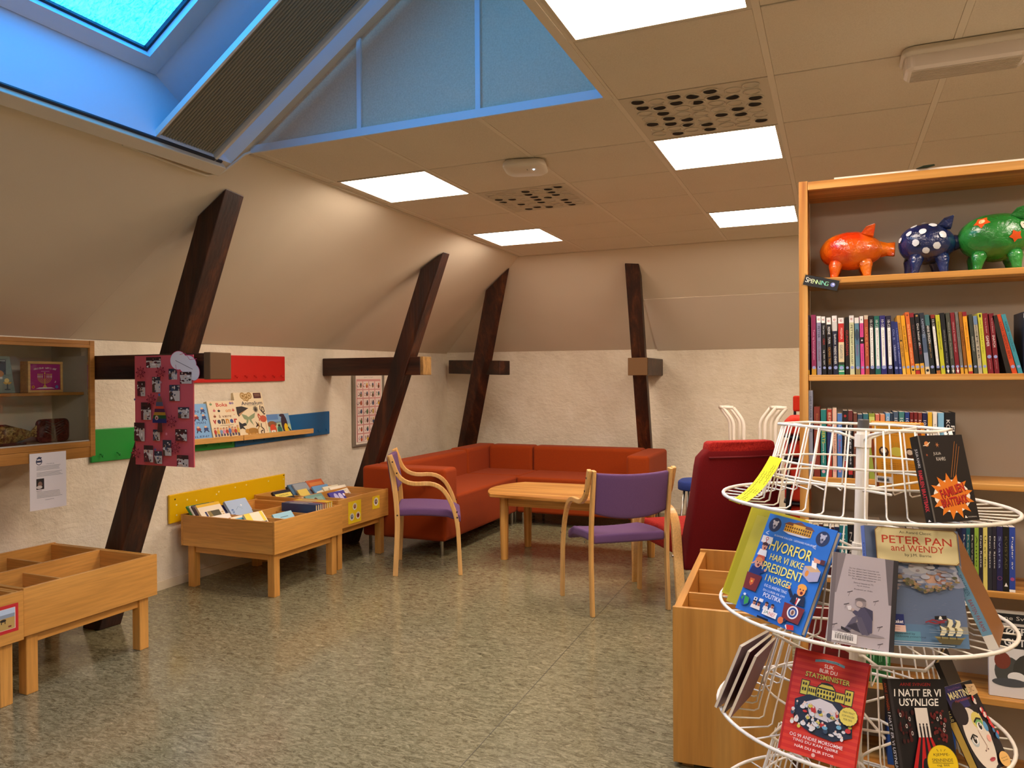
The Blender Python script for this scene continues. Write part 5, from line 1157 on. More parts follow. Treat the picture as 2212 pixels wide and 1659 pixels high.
 (2155, 2200, 168, -145, '#3a8c98', 'turquoise book leaning far to the left at the right end', [tx('KASPER TROLL', .7, .35, '#1f5560', .45), tx('SLAVEN', .45, .15, '#1f5560', .5), ST]),
 (2206, 2290, 150, 0, '#1d2030', 'thick dark volume upright at the frame edge', [bar(.9, .97, '#c8c8cc')]),
]
shelf_row(R1, SHZ[1], 1720, 640+745/4.496, 4.496, 'books on the shelf under the piggy banks', 'below the pigs')
R2 = [
 (945, 970, 65, 0, '#8a90a4', 'tall grey-blue book against the side panel', [tx('DET SUSER I SIVET', .72, .42, '#3a3f58', .45), ('ell', .5, .16, .35, '#c88a98')]),
 (976, 1012, 160, 0, '#7a2c1e', 'rust-brown book with ochre lettering', [tx('Etterlyst', .8, .2, '#c08a4a', .3), tx('SVARTE BØNNER', .5, .3, '#d0a050', .35), ('ell', .5, .15, .3, '#c89a98')]),
 (1017, 1048, 178, 0, '#1c766e', 'teal book with yellow lettering', [tx('BERTS', .6, .2, '#d8cf3a', .6), tx('store følelser', .35, .3, '#e0dcc0', .35), ('ell', .5, .08, .35, '#d8a0a8')]),
 (1054, 1082, 175, 0, '#a83424', 'brick-red and navy book', [bar(.35, .75, '#23305e'), tx('BERT', .85, .2, '#e0c8a0', .5)]),
 (1086, 1110, 170, 0, '#e0b398', 'peach book with red title', [tx('BERTS DAGBOK', .5, .4, '#7a3a3a', .45), ('ell', .5, .1, .4, '#d88a90')]),
 (1114, 1142, 200, 0, '#4f78b4', 'blue book with red script', [tx('Bert', .75, .2, '#c8d4e8', .5), tx('Solo', .5, .2, '#c03a3a', .5), ('ell', .5, .1, .3, '#c08a98')]),
 (1146, 1174, 183, 0, '#1a1418', 'black book with red spots and silver writing', [('ell', .5, .92, .3, '#b02a2a'), ('ell', .5, .82, .2, W_), tx('Gru og Grøss', .45, .4, '#d8d8d8', .5), bar(.1, .25, '#a02a2a')]),
 (1178, 1204, 183, 0, '#15151a', 'black book with silver handwriting', [tx('George mes', .5, .6, '#d8d8d8', .6), bar(.85, 1, '#6a2a2a'), bar(.05, .12, '#b02a2a')]),
 (1208, 1230, 198, 0, '#6a3a2c', 'brown book left of the rack pole', [tx('Svarte', .6, .3, '#c89a6a'), ('ell', .5, .15, .4, '#d88a98')]),
 (1234, 1262, 205, 0, '#324a60', 'slate book straight behind the rack pole'),
 (1266, 1296, 202, 0, '#2f6a72', 'petrol book straight behind the rack pole, to the right'),
 (1300, 1334, 200, 0, '#8f9a3a', 'olive-yellow book right of the rack pole', [bar(.85, .95, '#c8cc6a')]),
 (1338, 1362, 205, 0, '#b0382a', 'tomato-red book above the orange cover', [bar(.88, 1, '#d0705a')]),
 (1366, 1394, 205, 0, '#b8502e', 'orange-brown book above the orange cover', [bar(.88, 1, '#d88a5a')]),
 (1398, 1424, 198, 0, '#6fa0c4', 'light blue book with a white loop', [tx('OS', .9, .1, W_, .5)]),
 (1427, 1442, 198, 0, '#2c3c50', 'thin dark slate book'),
 (1445, 1472, 190, 0, '#47596c', 'grey-blue series book', [tx('10-12', .82, .18, W_, .6)]),
 (1476, 1508, 190, 0, '#3f7a74', 'dull green series book', [tx('10-12', .82, .18, W_, .6)]),
 (1512, 1538, 193, 0, '#243a7a', 'cobalt series book', [tx('10-12', .82, .18, W_, .6)]),
 (1541, 1562, 193, 0, '#6e1a1c', 'first maroon series book of three', [tx('10-12', .8, .18, W_, .6)]),
 (1565, 1586, 193, 0, '#721c1c', 'second maroon series book of three', [tx('10-12', .8, .18, W_, .6)]),
 (1589, 1612, 195, 0, '#84362a', 'third, redder maroon series book of three', [tx('10-12', .8, .18, W_, .6)]),
 (1615, 1642, 197, 0, '#1c1c46', 'midnight-blue series book', [tx('10-12', .8, .18, W_, .6), ('rect', .2, .3, .8, .5, W_)]),
 (1646, 1671, 192, 0, '#e9e2cc', 'white book with a yellow top', [bar(.78, 1, '#dfae2a'), tx('Ingrids år', .6, .3, '#3a3a3a', .4)]),
 (1675, 1701, 192, 0, '#e9e0ce', 'plain white book with a thin script title', [tx('Dagslys Anger', .6, .45, '#4a4a4a', .35)]),
 (1706, 1741, 196, 0, '#7fb4ce', 'pale sky-blue book', [tx('HALVENE LØV', .6, .35, '#2a4a5a', .3)]),
 (1746, 1808, 194, 0, '#151416', 'thick black book with large white letters, last in its row', [tx('KONTROLL', .62, .55, W_, .34, .3), tx('FULL', .66, .3, W_, .34, .75)]),
]
shelf_row(R2, SHZ[2], 1400, 820+520/2.724, 2.724, 'books on the shelf behind the wire rack', 'behind the upper basket')
def simple_row(lst, Z, px0, group, where, hz=.20):
    x = aty(px0, 1100, BY+.012).x
    for i, (w_, h, col, desc, deco) in enumerate(lst):
        mx = M.Translation((x+w_/2, BY+.012+.07, Z+.0004)) @ M.Rotation(PI/2, 4, 'Z')
        def sp(a, deco=deco): [getattr(a, d[0])(*d[1:]) for d in deco]
        book('%s, %s' % (desc, where), .14, h, w_-.0008, col, mx, None, sp if deco else None, group=group, hard=False, pages='#d9cdb2'); x += w_
nm = lambda s, k='#b8b0a0': [tx(s, .6, .5, k, .4)]
g3 = 'books on the lower shelf behind the wire rack'
simple_row([(.017, .175, '#16203a', 'navy book by the side panel', nm('Serie')), (.017, .178, '#4a1c1a', 'oxblood book second from the side panel', nm('Roman')), (.018, .172, '#123c44', 'deep teal book third from the side panel', nm('Nordlys')), (.018, .17, '#3c1418', 'dark maroon book fourth from the side panel', nm('Skygge')), (.016, .172, '#15284a', 'thin blue book between maroon and turquoise', []), (.026, .178, '#1e7474', 'turquoise book', nm('Havet', '#d0e4e0')), (.02, .185, '#131316', 'black book left of the rack pole, lower shelf', nm('Natt')), (.04, .185, '#1a1a1c', 'thick black book hidden by the rack pole', []), (.045, .19, '#1c1b1e', 'thick black book with silver pattern', [('rect', .1, .35, .9, .95, '#2b2a2e'), ('text', 'Classics', .5, .8, '#c8c4bc', .7, .2)]), (.024, .175, '#b8602a', 'orange book amid black ones', nm('Solen', '#f0d0a0')), (.018, .17, '#17191a', 'black book first right of the orange one', nm('Nalas')), (.018, .172, '#15181c', 'black book second right of the orange one', nm('Nalas')), (.018, .17, '#181b1c', 'black book third right of the orange one', nm('Nalas')), (.02, .175, '#4a2a18', 'chocolate book with gold print', nm('Nera', '#c8a050')), (.018, .175, '#5a2218', 'red-brown book with gold print', nm('Nera', '#c8a050')), (.02, .168, '#2f7a3a', 'leaf-green book beside the black cover', [bar(.6, .8, '#8a2a2a')])],
    SHZ[3], 1755, g3, 'low behind the rack')
g4 = 'book group at the right end of the lower shelf'
simple_row([(.0115, .205, '#16244a', 'navy spine', nm('Reven')), (.0115, .205, '#1a5a5c', 'teal-green spine', nm('Reven')), (.0115, .205, '#17191c', 'black spine', nm('Reven')), (.0125, .205, '#8fae3a', 'lime spine', nm('Anno', '#26301a')), (.0115, .205, '#26202a', 'plum-black spine', nm('Den Rette', W_)), (.0125, .205, '#dccb6a', 'straw-yellow spine', nm('Ut av det', '#3a3a24')), (.0125, .205, '#2a2a33', 'charcoal spine', nm('Den Sjette', W_)), (.0125, .205, '#24202c', 'dark aubergine spine', nm('Den Sjette', W_)), (.017, .207, '#23214c', 'indigo spine with a round mark', nm('Svarta', '#8a94b8')+[('ell', .5, .2, .4, '#8a4a6a'), ('ell', .5, .2, .3, '#23214c')]), (.017, .207, '#15140f', 'black spine with dull gold title', nm('KVISTAD', '#6a6240')+[('poly', [(.2, .08), (.8, .08), (.5, .14)], W_)]), (.017, .207, '#2c4596', 'cobalt spine with white edge', nm('Fugler av', W_)+[('ell', .5, .2, .35, '#a84a7a'), bar(0, .04, W_)])],
    SHZ[3], 2078, g4, 'right of the large picture book')
# face-out football-quiz style book at the right, and books on the low shelf
q0, q1 = aty(2138, 1466, BY+.03), aty(2290, 1470, BY+.03); hh = aty(2138, 1322, BY+.03).z-SHZ[4]
def art_toff(a):
    a.rect(0, 0, 1, 1, '#dcd6cf'); a.rect(.02, .86, .98, .97, '#22242a'); a.text('Arne Svingen', .45, .915, '#e8e4dc', .72, .06); a.rect(.1, .57, .95, .83, '#1c1c1e'); a.text('TØFFESTE', .52, .77, '#efebe2', .74, .085, bold=.02); a.text('GUTTEN', .52, .64, '#efebe2', .58, .085, bold=.02)
    a.ell(.28, .3, .2, '#4a4a44', .17); a.ell(.2, .42, .12, '#7a3a2a', .1); a.ell(.6, .32, .25, '#3c3a34', .2); a.ell(.4, .24, .13, '#e6e2da', .06); a.ell(.3, .17, .26, '#4c4e50', .05); a.ell(.75, .2, .2, '#e8e4dc', .08); a.ell(.8, .42, .1, '#7a6a2a', .1); a.rect(.62, .02, .98, .13, '#1c1c1e'); a.text('10-12', .8, .075, '#efebe2', .3, .06)
book('white face-out book with black title panels, at the right end of the second lowest shelf', q1.x-q0.x, hh, .018, '#dcd6cf', M.Translation(((q0.x+q1.x)/2, BY+.045, SHZ[4]+.001)) @ M.Rotation(R(-5), 4, 'X'), art_toff)
simple_row([(.02, .2, '#1d5a26', 'first green book of the green set', nm('a', '#8ac08a')), (.02, .2, '#206028', 'second green book of the green set', nm('b', '#8ac08a')), (.02, .2, '#1b5624', 'third green book of the green set', nm('c', '#8ac08a')), (.02, .2, '#226a2c', 'fourth green book of the green set', nm('d', '#8ac08a'))], SHZ[4], 1866, 'green books low in the bookcase', 'behind the lower basket')
mag = thing('magazine_file', 'blue magazine box with a paper label on the lowest shelf', 'box', (.26, BY+.1, SHZ[5])); 
b = B(); b.box(-.1, -.08, .0005, .1, -.077, .2); b.box(-.1, .08, .0005, .1, .083, .24); b.box(-.1, -.077, .0005, -.097, .08, .22); b.box(.097, -.077, .0005, .1, .08, .22); b.box(-.097, -.077, .0005, .097, .08, .004)
b.build('box', plain('#1f4a8c', .5), mag); B().box(-.04, -.0815, .1, .05, -.0801, .15).build('label', plain('#a88a5c', .7), mag)

# ------------------------------------------------------------------ floor-standing picture-book bin, lower right
P = CAM+ray(1452, 1310)*2.72; dl = V((-.0592, .998, 0)).normalized(); dw = V((dl.y, -dl.x, 0))
eb = thing('browser_box', 'tall beech browser box with cross dividers, left of the wire rack', 'book bin', (P.x, P.y, 0), math.atan2(dw.y, dw.x)); zt = P.z; Ln, Wd = .98, .405
LAM = laminate
B().box(.001, -.001, .02, Wd-.001, .016, zt).build('end_panel', LAM('z'), eb, bevel=.002); B().box(0, Ln-.017, .02, Wd, Ln, zt).build('end_panel', LAM('z'), eb, bevel=.002)
B().box(0, .017, .02, .028, Ln-.018, zt-.012).build('side_panel', LAM('y'), eb, bevel=.002); B().box(Wd-.018, .017, .02, Wd, Ln-.018, zt-.012).build('side_panel', LAM('y'), eb, bevel=.002)
B().box(.029, .017, .3, Wd-.019, Ln-.018, .315).build('floor_board', LAM('y'), eb)
for y in (.262, .635): B().box(.0285, y-.007, .316, Wd-.0185, y+.007, zt-.016).build('cross_divider', LAM('x'), eb, bevel=.001)
for x in (.03, Wd-.07):
    for y in (.03, Ln-.07): B().box(x, y, 0, x+.04, y+.04, .299).build('leg', LAM('z'), eb)
mx0 = M.Translation((P.x, P.y, 0)) @ M.Rotation(math.atan2(dw.y, dw.x), 4, 'Z')
book('white picture book leaning in the middle compartment of the browser box', .2, .20, .012, '#e9dfd4', mx0 @ M.Translation((.27, .33, .318)) @ M.Rotation(R(-30), 4, 'X'), f_plain(('rect', .1, .6, .9, .9, '#c88a8a')), None, None, False, False)
book('salmon picture book in the far compartment of the browser box', .2, .20, .012, '#d8745a', mx0 @ M.Translation((.27, .72, .318)) @ M.Rotation(R(-30), 4, 'X'), None, None, None, False, False)

# ------------------------------------------------------------------ white wire book carousel
PX, PY, RR = .058, 2.243, .36
TZ = [1.067, .773, .487, .205]
AXR = V((.027, .018, 1)).normalized(); RB = V((.055-.027*.7, 2.24-.018*.7, 0)); RQ = V((0, 0, 1)).rotation_difference(AXR).to_matrix().to_4x4()
RKM = M.Translation(RB) @ RQ
rk = thing('book_carousel', 'white wire book carousel with round baskets in the right foreground', 'book rack', RB); rk.rotation_euler = RQ.to_euler(); WW = plain('#efe7d8', .35, .5)
B().lathe([(.0165, .03), (.0165, 1.262)], 20).build('pole', WW, rk, smooth=False)
B().lathe([(.0145, 1.2621), (.0145, 1.285), (.013, 1.287)], 18).build('pole_cap', plain('#5a5754', .4), rk)
b = B()
for k in range(5):
    t = 2*PI*k/5+.3; b.tube([(.018*math.cos(t), .018*math.sin(t), .06), (.30*math.cos(t), .30*math.sin(t), .012)], .011, 8)
b.build('foot', WW, rk, smooth=True)
for ti, z in enumerate(TZ):
    r1, r2, ht = RR-.105, .205, .20; hz = z+ht
    sk = B()
    sk.tube([(RR*math.cos(2*PI*k/64), RR*math.sin(2*PI*k/64), z) for k in range(64)], .0048, 8, True); bk_o = sk.build('basket_rim', WW, rk, smooth=True)
    nw = 34; w = B()
    for k in range(nw):
        t = 2*PI*(k+.5)/nw; c, s = math.cos(t), math.sin(t)
        w.tube([(RR*c, RR*s, z-.004), ((r1+.012)*c, (r1+.012)*s, z-.008), (r1*c, r1*s, z-.002), (r1*c*.985, r1*s*.985, z+.02), (r2*c, r2*s, hz-.001)], .0023, 5)
    w.build('wires', WW, bk_o, smooth=True)
    # hexagonal top hoop and round middle hoops
    hp = []
    for k in range(6):
        t0, t1 = 2*PI*k/6+.2, 2*PI*(k+1)/6+.2
        for f in (0, .5):
            hp.append(((r2+.004)*(math.cos(t0)*(1-f)+math.cos(t1)*f)*(1.04 if f == 0 else 1.06), (r2+.004)*(math.sin(t0)*(1-f)+math.sin(t1)*f)*(1.04 if f == 0 else 1.06), hz))
    B().tube(hp, .0042, 8, True).build('top_hoop', WW, bk_o, smooth=True)
    for f in (.30, .52)[:2 if ti == 0 else 1]:
        rr = r1+(r2-r1)*f-.003; B().tube([(rr*math.cos(2*PI*k/48), rr*math.sin(2*PI*k/48), z+ht*f) for k in range(48)], .0032, 6, True).build('middle_hoop', WW, bk_o, smooth=True)
    sp = B()
    for k in range(3):
        t = 2*PI*k/3+.75; c, s = math.cos(t), math.sin(t)
        sp.tube([(.016*c, .016*s, hz-.035), (.06*c, .06*s, hz-.02), (r2*c*.99, r2*s*.99, hz-.001)], .004, 6)
        sp.tube([(.016*c, .016*s, z+.03), (r1*c*.97, r1*s*.97, z+.05)], .0035, 6)
    sp.build('spokes', WW, bk_o, smooth=True)
    B().lathe([(.021, hz-.055), (.021, hz-.02)], 16).build('collar', WW, bk_o)
# books in the baskets: yaw = where the cover looks (degrees, world), tilt = lean back
def rackbook(tier, az, rad, yaw, tilt, w, h, t, col, label, front=None, spine=None, roll=0, dz=.006, **kw):
    ct = RB+AXR*TZ[tier]; cx, cy = rad*math.cos(R(az)), rad*math.sin(R(az))
    mx = M.Translation((ct.x+cx, ct.y+cy, ct.z-.027*cx-.018*cy+dz)) @ M.Rotation(R(yaw+90), 4, 'Z') @ M.Rotation(R(-tilt), 4, 'X') @ M.Rotation(R(-roll), 4, 'Y') @ M.Translation((0, t/2, 0))
    return book(label, w, h, t, col, mx, front, spine, group='books in the wire carousel', **kw)
def person(a, u, v, s, hair, coat, skin='#e0a07c', mouth=True):
    a.poly([(u-.08*s, v-.07*s), (u+.08*s, v-.07*s), (u+.06*s, v), (u-.06*s, v)], coat); a.ell(u, v+.035*s, .045*s, skin, .042*s); a.ell(u, v+.055*s, .05*s, hair, .03*s, a0=-.2, a1=PI+.2)
    if mouth: a.ell(u+.01*s, v+.018*s, .016*s, '#6a1a1a', .012*s); a.ell(u-.015*s, v+.042*s, .007*s, '#1a1a1a'); a.ell(u+.02*s, v+.042*s, .007*s, '#1a1a1a')
def art_hvor(a):
    a.rect(0, 0, 1, 1, '#2f6fc4')
    for u, v in ((.135, .9), (.85, .89)):
        a.ell(u, v, .092, '#2e3450', n=28); a.ell(u, v+.01, .036, '#b9b6c0'); a.ell(u-.032, v+.035, .014, '#b9b6c0'); a.ell(u+.032, v+.035, .014, '#b9b6c0'); a.ell(u, v-.018, .022, '#8f8c9a', .025); a.ell(u, v-.01, .011, '#1a1c2c'); a.line([(u-.05, v-.075), (u-.09, v-.1), (u-.04, v-.11)], .012, '#b8c8e8')
    a.rect(.29, .865, .69, .935, '#dba02c'); a.poly([(.26, .935), (.72, .935), (.66, .965), (.33, .965)], '#7a4a32'); a.poly([(.4, .965), (.58, .965), (.49, .99)], '#7a4a32'); a.rect(.4, .88, .58, .955, '#e8b440')
    for i in range(12): a.rect(.30+.033*i, .905, .315+.033*i, .925, '#4a2a1a'); a.rect(.30+.033*i, .875, .315+.033*i, .893, '#4a2a1a')
    a.poly([(.28, .865), (.7, .865), (.6, .845), (.38, .845)], '#c8c8d4')
    a.text('SUSANNE KALUZA · LEONARD FURUBERG', .5, .80, '#dfe6f0', .62, .018)
    Y_ = '#f3e36a'
    a.text('HVORFOR', .49, .70, Y_, .62, .105, bold=.012); a.text('HAR VI IKKE', .49, .588, Y_, .50, .062, bold=.01); a.text('PRESIDENT', .485, .485, Y_, .60, .088, bold=.012); a.text('I NORGE?', .475, .382, Y_, .38, .062, bold=.01)
    a.text('OG 52 ANDRE TING', .475, .31, '#e8ecf2', .34, .026); a.text('DU LURER PÅ OM', .475, .268, '#e8ecf2', .32, .026); a.text('POLITIKK', .475, .222, '#f2f4f8', .27, .042, bold=.01)
    a.rect(.03, .7, .19, .77, '#efe9e2'); a.ell(.11, .745, .022, '#c03a3a'); a.ell(.11, .745, .014, '#efe9e2'); a.line([(.11, .73), (.11, .705)], .01, '#c03a3a'); a.line([(.07, .7), (.1, .66)], .018, '#e0a07c'); a.line([(.16, .7), (.13, .66)], .018, '#e0a07c'); person(a, .115, .63, .9, '#4a2620', '#efe9e2'); a.poly([(.07, .57), (.17, .57), (.19, .52), (.05, .52)], '#cf5a34'); a.line([(.08, .52), (.03, .47), (.01, .475)], .018, '#e0a07c'); a.line([(.15, .52), (.18, .47), (.21, .48)], .018, '#e0a07c')
    person(a, .11, .45, 1.15, '#e08a4a', '#26356e'); a.line([(.18, .4), (.24, .43)], .025, '#26356e'); a.ell(.25, .44, .018, '#e0a07c'); a.poly([(.0, .375), (.24, .375), (.22, .215), (.02, .215)], '#7a2c26'); a.poly([(.08, .33), (.15, .33), (.145, .28), (.115, .255), (.085, .28)], '#d8622a'); a.ell(.115, .3, .014, '#e8c050')
    a.poly([(.76, .60), (.90, .63), (.99, .59), (.99, .50), (.88, .47), (.76, .52)], '#a8a4bc'); a.poly([(.76, .60), (.9, .63), (.99, .59), (.86, .56)], '#d0a878'); a.ell(.82, .54, .025, '#dc8a2c', .03); a.poly([(.83, .67), (.9, .66), (.92, .60), (.85, .61)], '#f2ece2'); a.poly([(.84, .70), (.93, .69), (.96, .66), (.86, .655)], '#dc9a78'); a.rect(.94, .655, 1, .70, '#5a2a24')
    person(a, .83, .33, 1.25, '#e8a03c', '#23283e', '#e8954c'); a.poly([(.8, .30), (.86, .30), (.83, .22)], '#efe9e2'); a.line([(.82, .30), (.815, .24)], .018, '#b8281e'); a.line([(.74, .29), (.67, .35)], .04, '#23283e'); a.ell(.66, .365, .02, '#e8954c'); a.poly([(.67, .225), (.96, .225), (.94, .075), (.70, .075)], '#7a2c26'); a.ell(.82, .16, .075, '#e8e6e2', n=28); a.ell(.82, .16, .058, '#2a4a8a', n=24); a.ell(.82, .16, .036, '#d8c8b0', n=16); a.ell(.82, .16, .018, '#7a4a3a', .022)
    a.ell(.115, .11, .07, '#274a9c', n=22); a.poly([(.10, .15), (.17, .14), (.18, .09), (.13, .06), (.11, .10)], '#3f9a4a'); a.poly([(.05, .12), (.09, .15), (.08, .10)], '#3f9a4a'); a.ell(.09, .16, .02, '#e6eef2', .012)
    for i, u in enumerate((.27, .34, .45, .54)): person(a, u, .1+.025*(i > 1), .5, '#3a2018', '#e6dcd2', '#cf8a68')
    a.rect(.25, .14, .3, .17, '#efe9e2'); a.rect(.33, .145, .39, .175, '#efe9e2'); a.ell(.275, .155, .012, '#22242a'); a.rect(.43, .045, .64, .10, '#efe9e2'); a.text('JA', .485, .073, '#2a7a4a', .07, .035); a.text('/NEI!', .565, .073, '#c8302a', .1, .035)
    a.ell(.71, .055, .04, '#d8743a'); a.ell(.76, .07, .02, '#2a2a4a'); a.poly([(.80, .04), (.9, .055), (.92, .015), (.83, .0)], '#c52a22'); a.poly([(.80, .04), (.83, .0), (.82, -.0), (.79, .025)], '#efe6d8'); a.rect(.38, .0, .55, .018, '#12161f')
def art_pan(a):
    a.rect(0, 0, 1, 1, '#5f6f8c'); a.rect(0, .0, 1, .18, '#5a7a9c'); a.rect(.0, .04, .5, .12, '#5e93aa')
    for u, v, r, k in ((.3, .62, .14, '#8e93a4'), (.45, .6, .12, '#a2a5b0'), (.62, .58, .15, '#9a9cab'), (.8, .6, .16, '#a9acb8'), (.93, .55, .12, '#8c92a8'), (.55, .66, .12, '#b8b8bc'), (.2, .55, .1, '#7f879e'), (.88, .68, .12, '#989fb2'), (.4, .54, .1, '#80879c'), (.72, .52, .12, '#7c849c')): a.ell(u, v, r, k, .05, 18)
    for u, v, r, k in ((.7, .60, .09, '#b58a78'), (.66, .57, .07, '#c09a84'), (.76, .57, .06, '#a87868')): a.ell(u, v, r, k, .045, 14)
    a.rect(.75, .12, 1, .18, '#8f8f86'); a.ell(.85, .15, .1, '#c8b87a', .02)
    r3_ = random.Random(21)
    for i in range(90): u, v = .03+.94*r3_.random(), .46+.24*r3_.random(); a.ell(u, v, .02+.04*r3_.random(), ('#8f96ab', '#a6a9b6', '#7c859e', '#b4b2b6', '#9a8f92')[i % 5], .008+.012*r3_.random(), 9)
    for i in range(70): t = r3_.random(); u, v = .30+.6*t+.04*r3_.random(), .55-.10*math.sin(PI*t)+.05*r3_.random(); a.ell(u, v, .012+.02*r3_.random(), ('#6f6a4c', '#8a7a54', '#57583f', '#a5825c', '#8f7668')[i % 5], .006+.01*r3_.random(), 7)
    for i in range(60): u, v = .03+.94*r3_.random(), .20+.24*r3_.random(); a.ell(u, v, .01+.015*r3_.random(), ('#5f6a84', '#6b7690')[i % 2], .003, 7)
    # gold title panel with clipped corners
    c = .03
    def pan_(e, k): a.poly([(.08+c+e, .985-e), (.94-c-e, .985-e), (.94-e, .96-e), (.94-e, .72+e), (.94-c-e, .70+e), (.08+c+e, .70+e), (.08+e, .72+e), (.08+e, .96-e)], k)
    pan_(-.008, '#8a6a3a'); pan_(0, '#d9cb94'); pan_(.006, '#c8b87c'); pan_(.009, '#dccf9c')
    RD = '#c03a22'
    a.text('An Award Classic', .5, .955, '#3a3424', .34, .024); a.text('PETER PAN', .51, .888, RD, .74, .066, bold=.006); a.text('and WENDY', .51, .817, RD, .56, .056, bold=.004); a.text('by J.M. Barrie', .51, .757, '#3a3424', .28, .03)
    # ship, waves and flag
    a.poly([(.62, .075), (.9, .075), (.86, .03), (.66, .03)], '#5a5236'); a.poly([(.62, .075), (.9, .075), (.93, .095), (.88, .085), (.6, .09)], '#8a8050')
    for x in (.67, .75, .83): a.line([(x, .07), (x, .25 if x == .75 else .21)], .01, '#3a3020')
    for x, y, s in ((.66, .10, .09), (.74, .10, .1), (.82, .10, .1), (.74, .17, .085), (.82, .165, .08)): a.poly([(x, y), (x+.02, y+.05), (x+.005, y+.08*s/.09), (x+s*.75, y+.062), (x+s*.8, y+.03), (x+s*.5, y)], '#dcd6b4'); a.poly([(x, y), (x+.02, y+.05), (x+.005, y+.08*s/.09), (x+.03, y+.05)], '#97925c')
    a.poly([(.62, .255), (.745, .265), (.74, .235), (.62, .225)], '#17171c'); a.ell(.68, .245, .014, '#e8e4d8'); a.line([(.66, .235), (.70, .232)], .008, '#e8e4d8')
    a.line([(.74, .23), (.66, .21), (.6, .225), (.52, .2)], .012, '#8a2a34'); a.line([(.72, .21), (.62, .195), (.56, .205)], .012, '#8a2a34')
    a.lines(.03, .98, .035, .018, 3, '#a9bac8', .005, .4); a.lines(.55, .98, .14, .02, 2, '#7a8ea6', .004, .4)
    a.rect(.0, .165, .3, .255, '#1e2a66'); a.text('Tilhører', .12, .235, '#e8e6ee', .16, .018); a.text('Skolebiblioteket', .15, .195, '#f4f2f8', .28, .03, bold=.01); a.rect(.0, .11, .31, .165, '#d8b8ac'); a.lines(.03, .27, .15, .02, 2, '#b88a84', .005)
    a.text('Illustrated by', .3, .098, '#1f2a3a', .2, .022); a.text('ANNE GRAHAME JOHNSTONE', .31, .072, '#1f2a3a', .4, .016); a.ell(.08, .035, .06, '#3a4a3a', .02)
def art_grey(a):
    a.rect(0, 0, 1, 1, '#b3a9ad'); a.rect(0, 0, .07, 1, '#6f666a'); a.rect(.93, 0, 1, 1, '#2a2628')
    a.poly([(.07, 1), (.2, 1), (.09, .55), (.07, .55)], '#7f767a'); a.poly([(.93, 1), (.80, 1), (.89, .5), (.93, .5)], '#6a6266')
    for i, (u0, u1) in enumerate(((.27, .72), (.26, .74), (.26, .75), (.26, .75), (.32, .68))): a.text('Du har sikkert hørt historien om', (u0+u1)/2, .845-i*.028, '#4a4246', u1-u0, .015)
    a.text('Denne er historien om YTI.', .5, .69, '#4a4246', .3, .015); a.text('Og om Andreas.', .5, .66, '#4a4246', .2, .015); a.text('Illustrert av Odin', .5, .62, '#4a4246', .28, .015)
    for u, v in ((.3, .58), (.7, .52), (.26, .44), (.78, .25), (.8, .07), (.1, .2)): a.line([(u-.04, v-.01), (u, v), (u+.04, v+.012)], .012, '#4c4448'); a.line([(u, v), (u-.02, v-.05)], .004, '#5c5458')
    # boy sitting with a phone
    a.ell(.5, .145, .36, '#8f868a', .02)
    a.poly([(.5, .44), (.62, .42), (.66, .36), (.67, .17), (.56, .14), (.48, .24), (.42, .33), (.36, .36), (.38, .39), (.44, .38)], '#4a4760'); a.poly([(.52, .44), (.66, .41), (.67, .30), (.6, .37)], '#3d3a52')
    a.poly([(.44, .34), (.36, .30), (.28, .2), (.24, .165), (.34, .155), (.4, .24), (.48, .28), (.56, .17), (.64, .15), (.6, .135), (.5, .15), (.42, .26)], '#5f5a6c'); a.poly([(.42, .32), (.5, .32), (.62, .15), (.52, .13)], '#585366'); a.poly([(.2, .19), (.3, .17), (.36, .14), (.3, .135), (.2, .16)], '#2c2833')
    a.ell(.47, .475, .085, '#8f8486', .052); a.ell(.455, .46, .05, '#b9a8a4', .032); a.ell(.47, .495, .085, '#6f6668', .035, a0=0, a1=PI); a.poly([(.27, .42), (.33, .43), (.35, .385), (.29, .375)], '#d8d2d2'); a.ell(.36, .39, .028, '#b8a49e', .016)
    a.rect(.07, .025, .45, .125, '#e8e3e0'); a.text('Vahl skole', .25, .108, '#2a2a2a', .28, .022)
    for i in range(22): a.rect(.12+i*.0125, .05, .12+i*.0125+(.004 if i % 3 else .008), .095, '#1c1c1c')
    a.text('Q 12345', .26, .037, '#3a3a3a', .14, .012)
def star_pts(u, v, r, n, k, rv, off=0): return [(u+r*(1 if i % 2 == 0 else k)*math.cos(off+PI*i/n), v+rv*(1 if i % 2 == 0 else k)*math.sin(off+PI*i/n)) for i in range(2*n)]
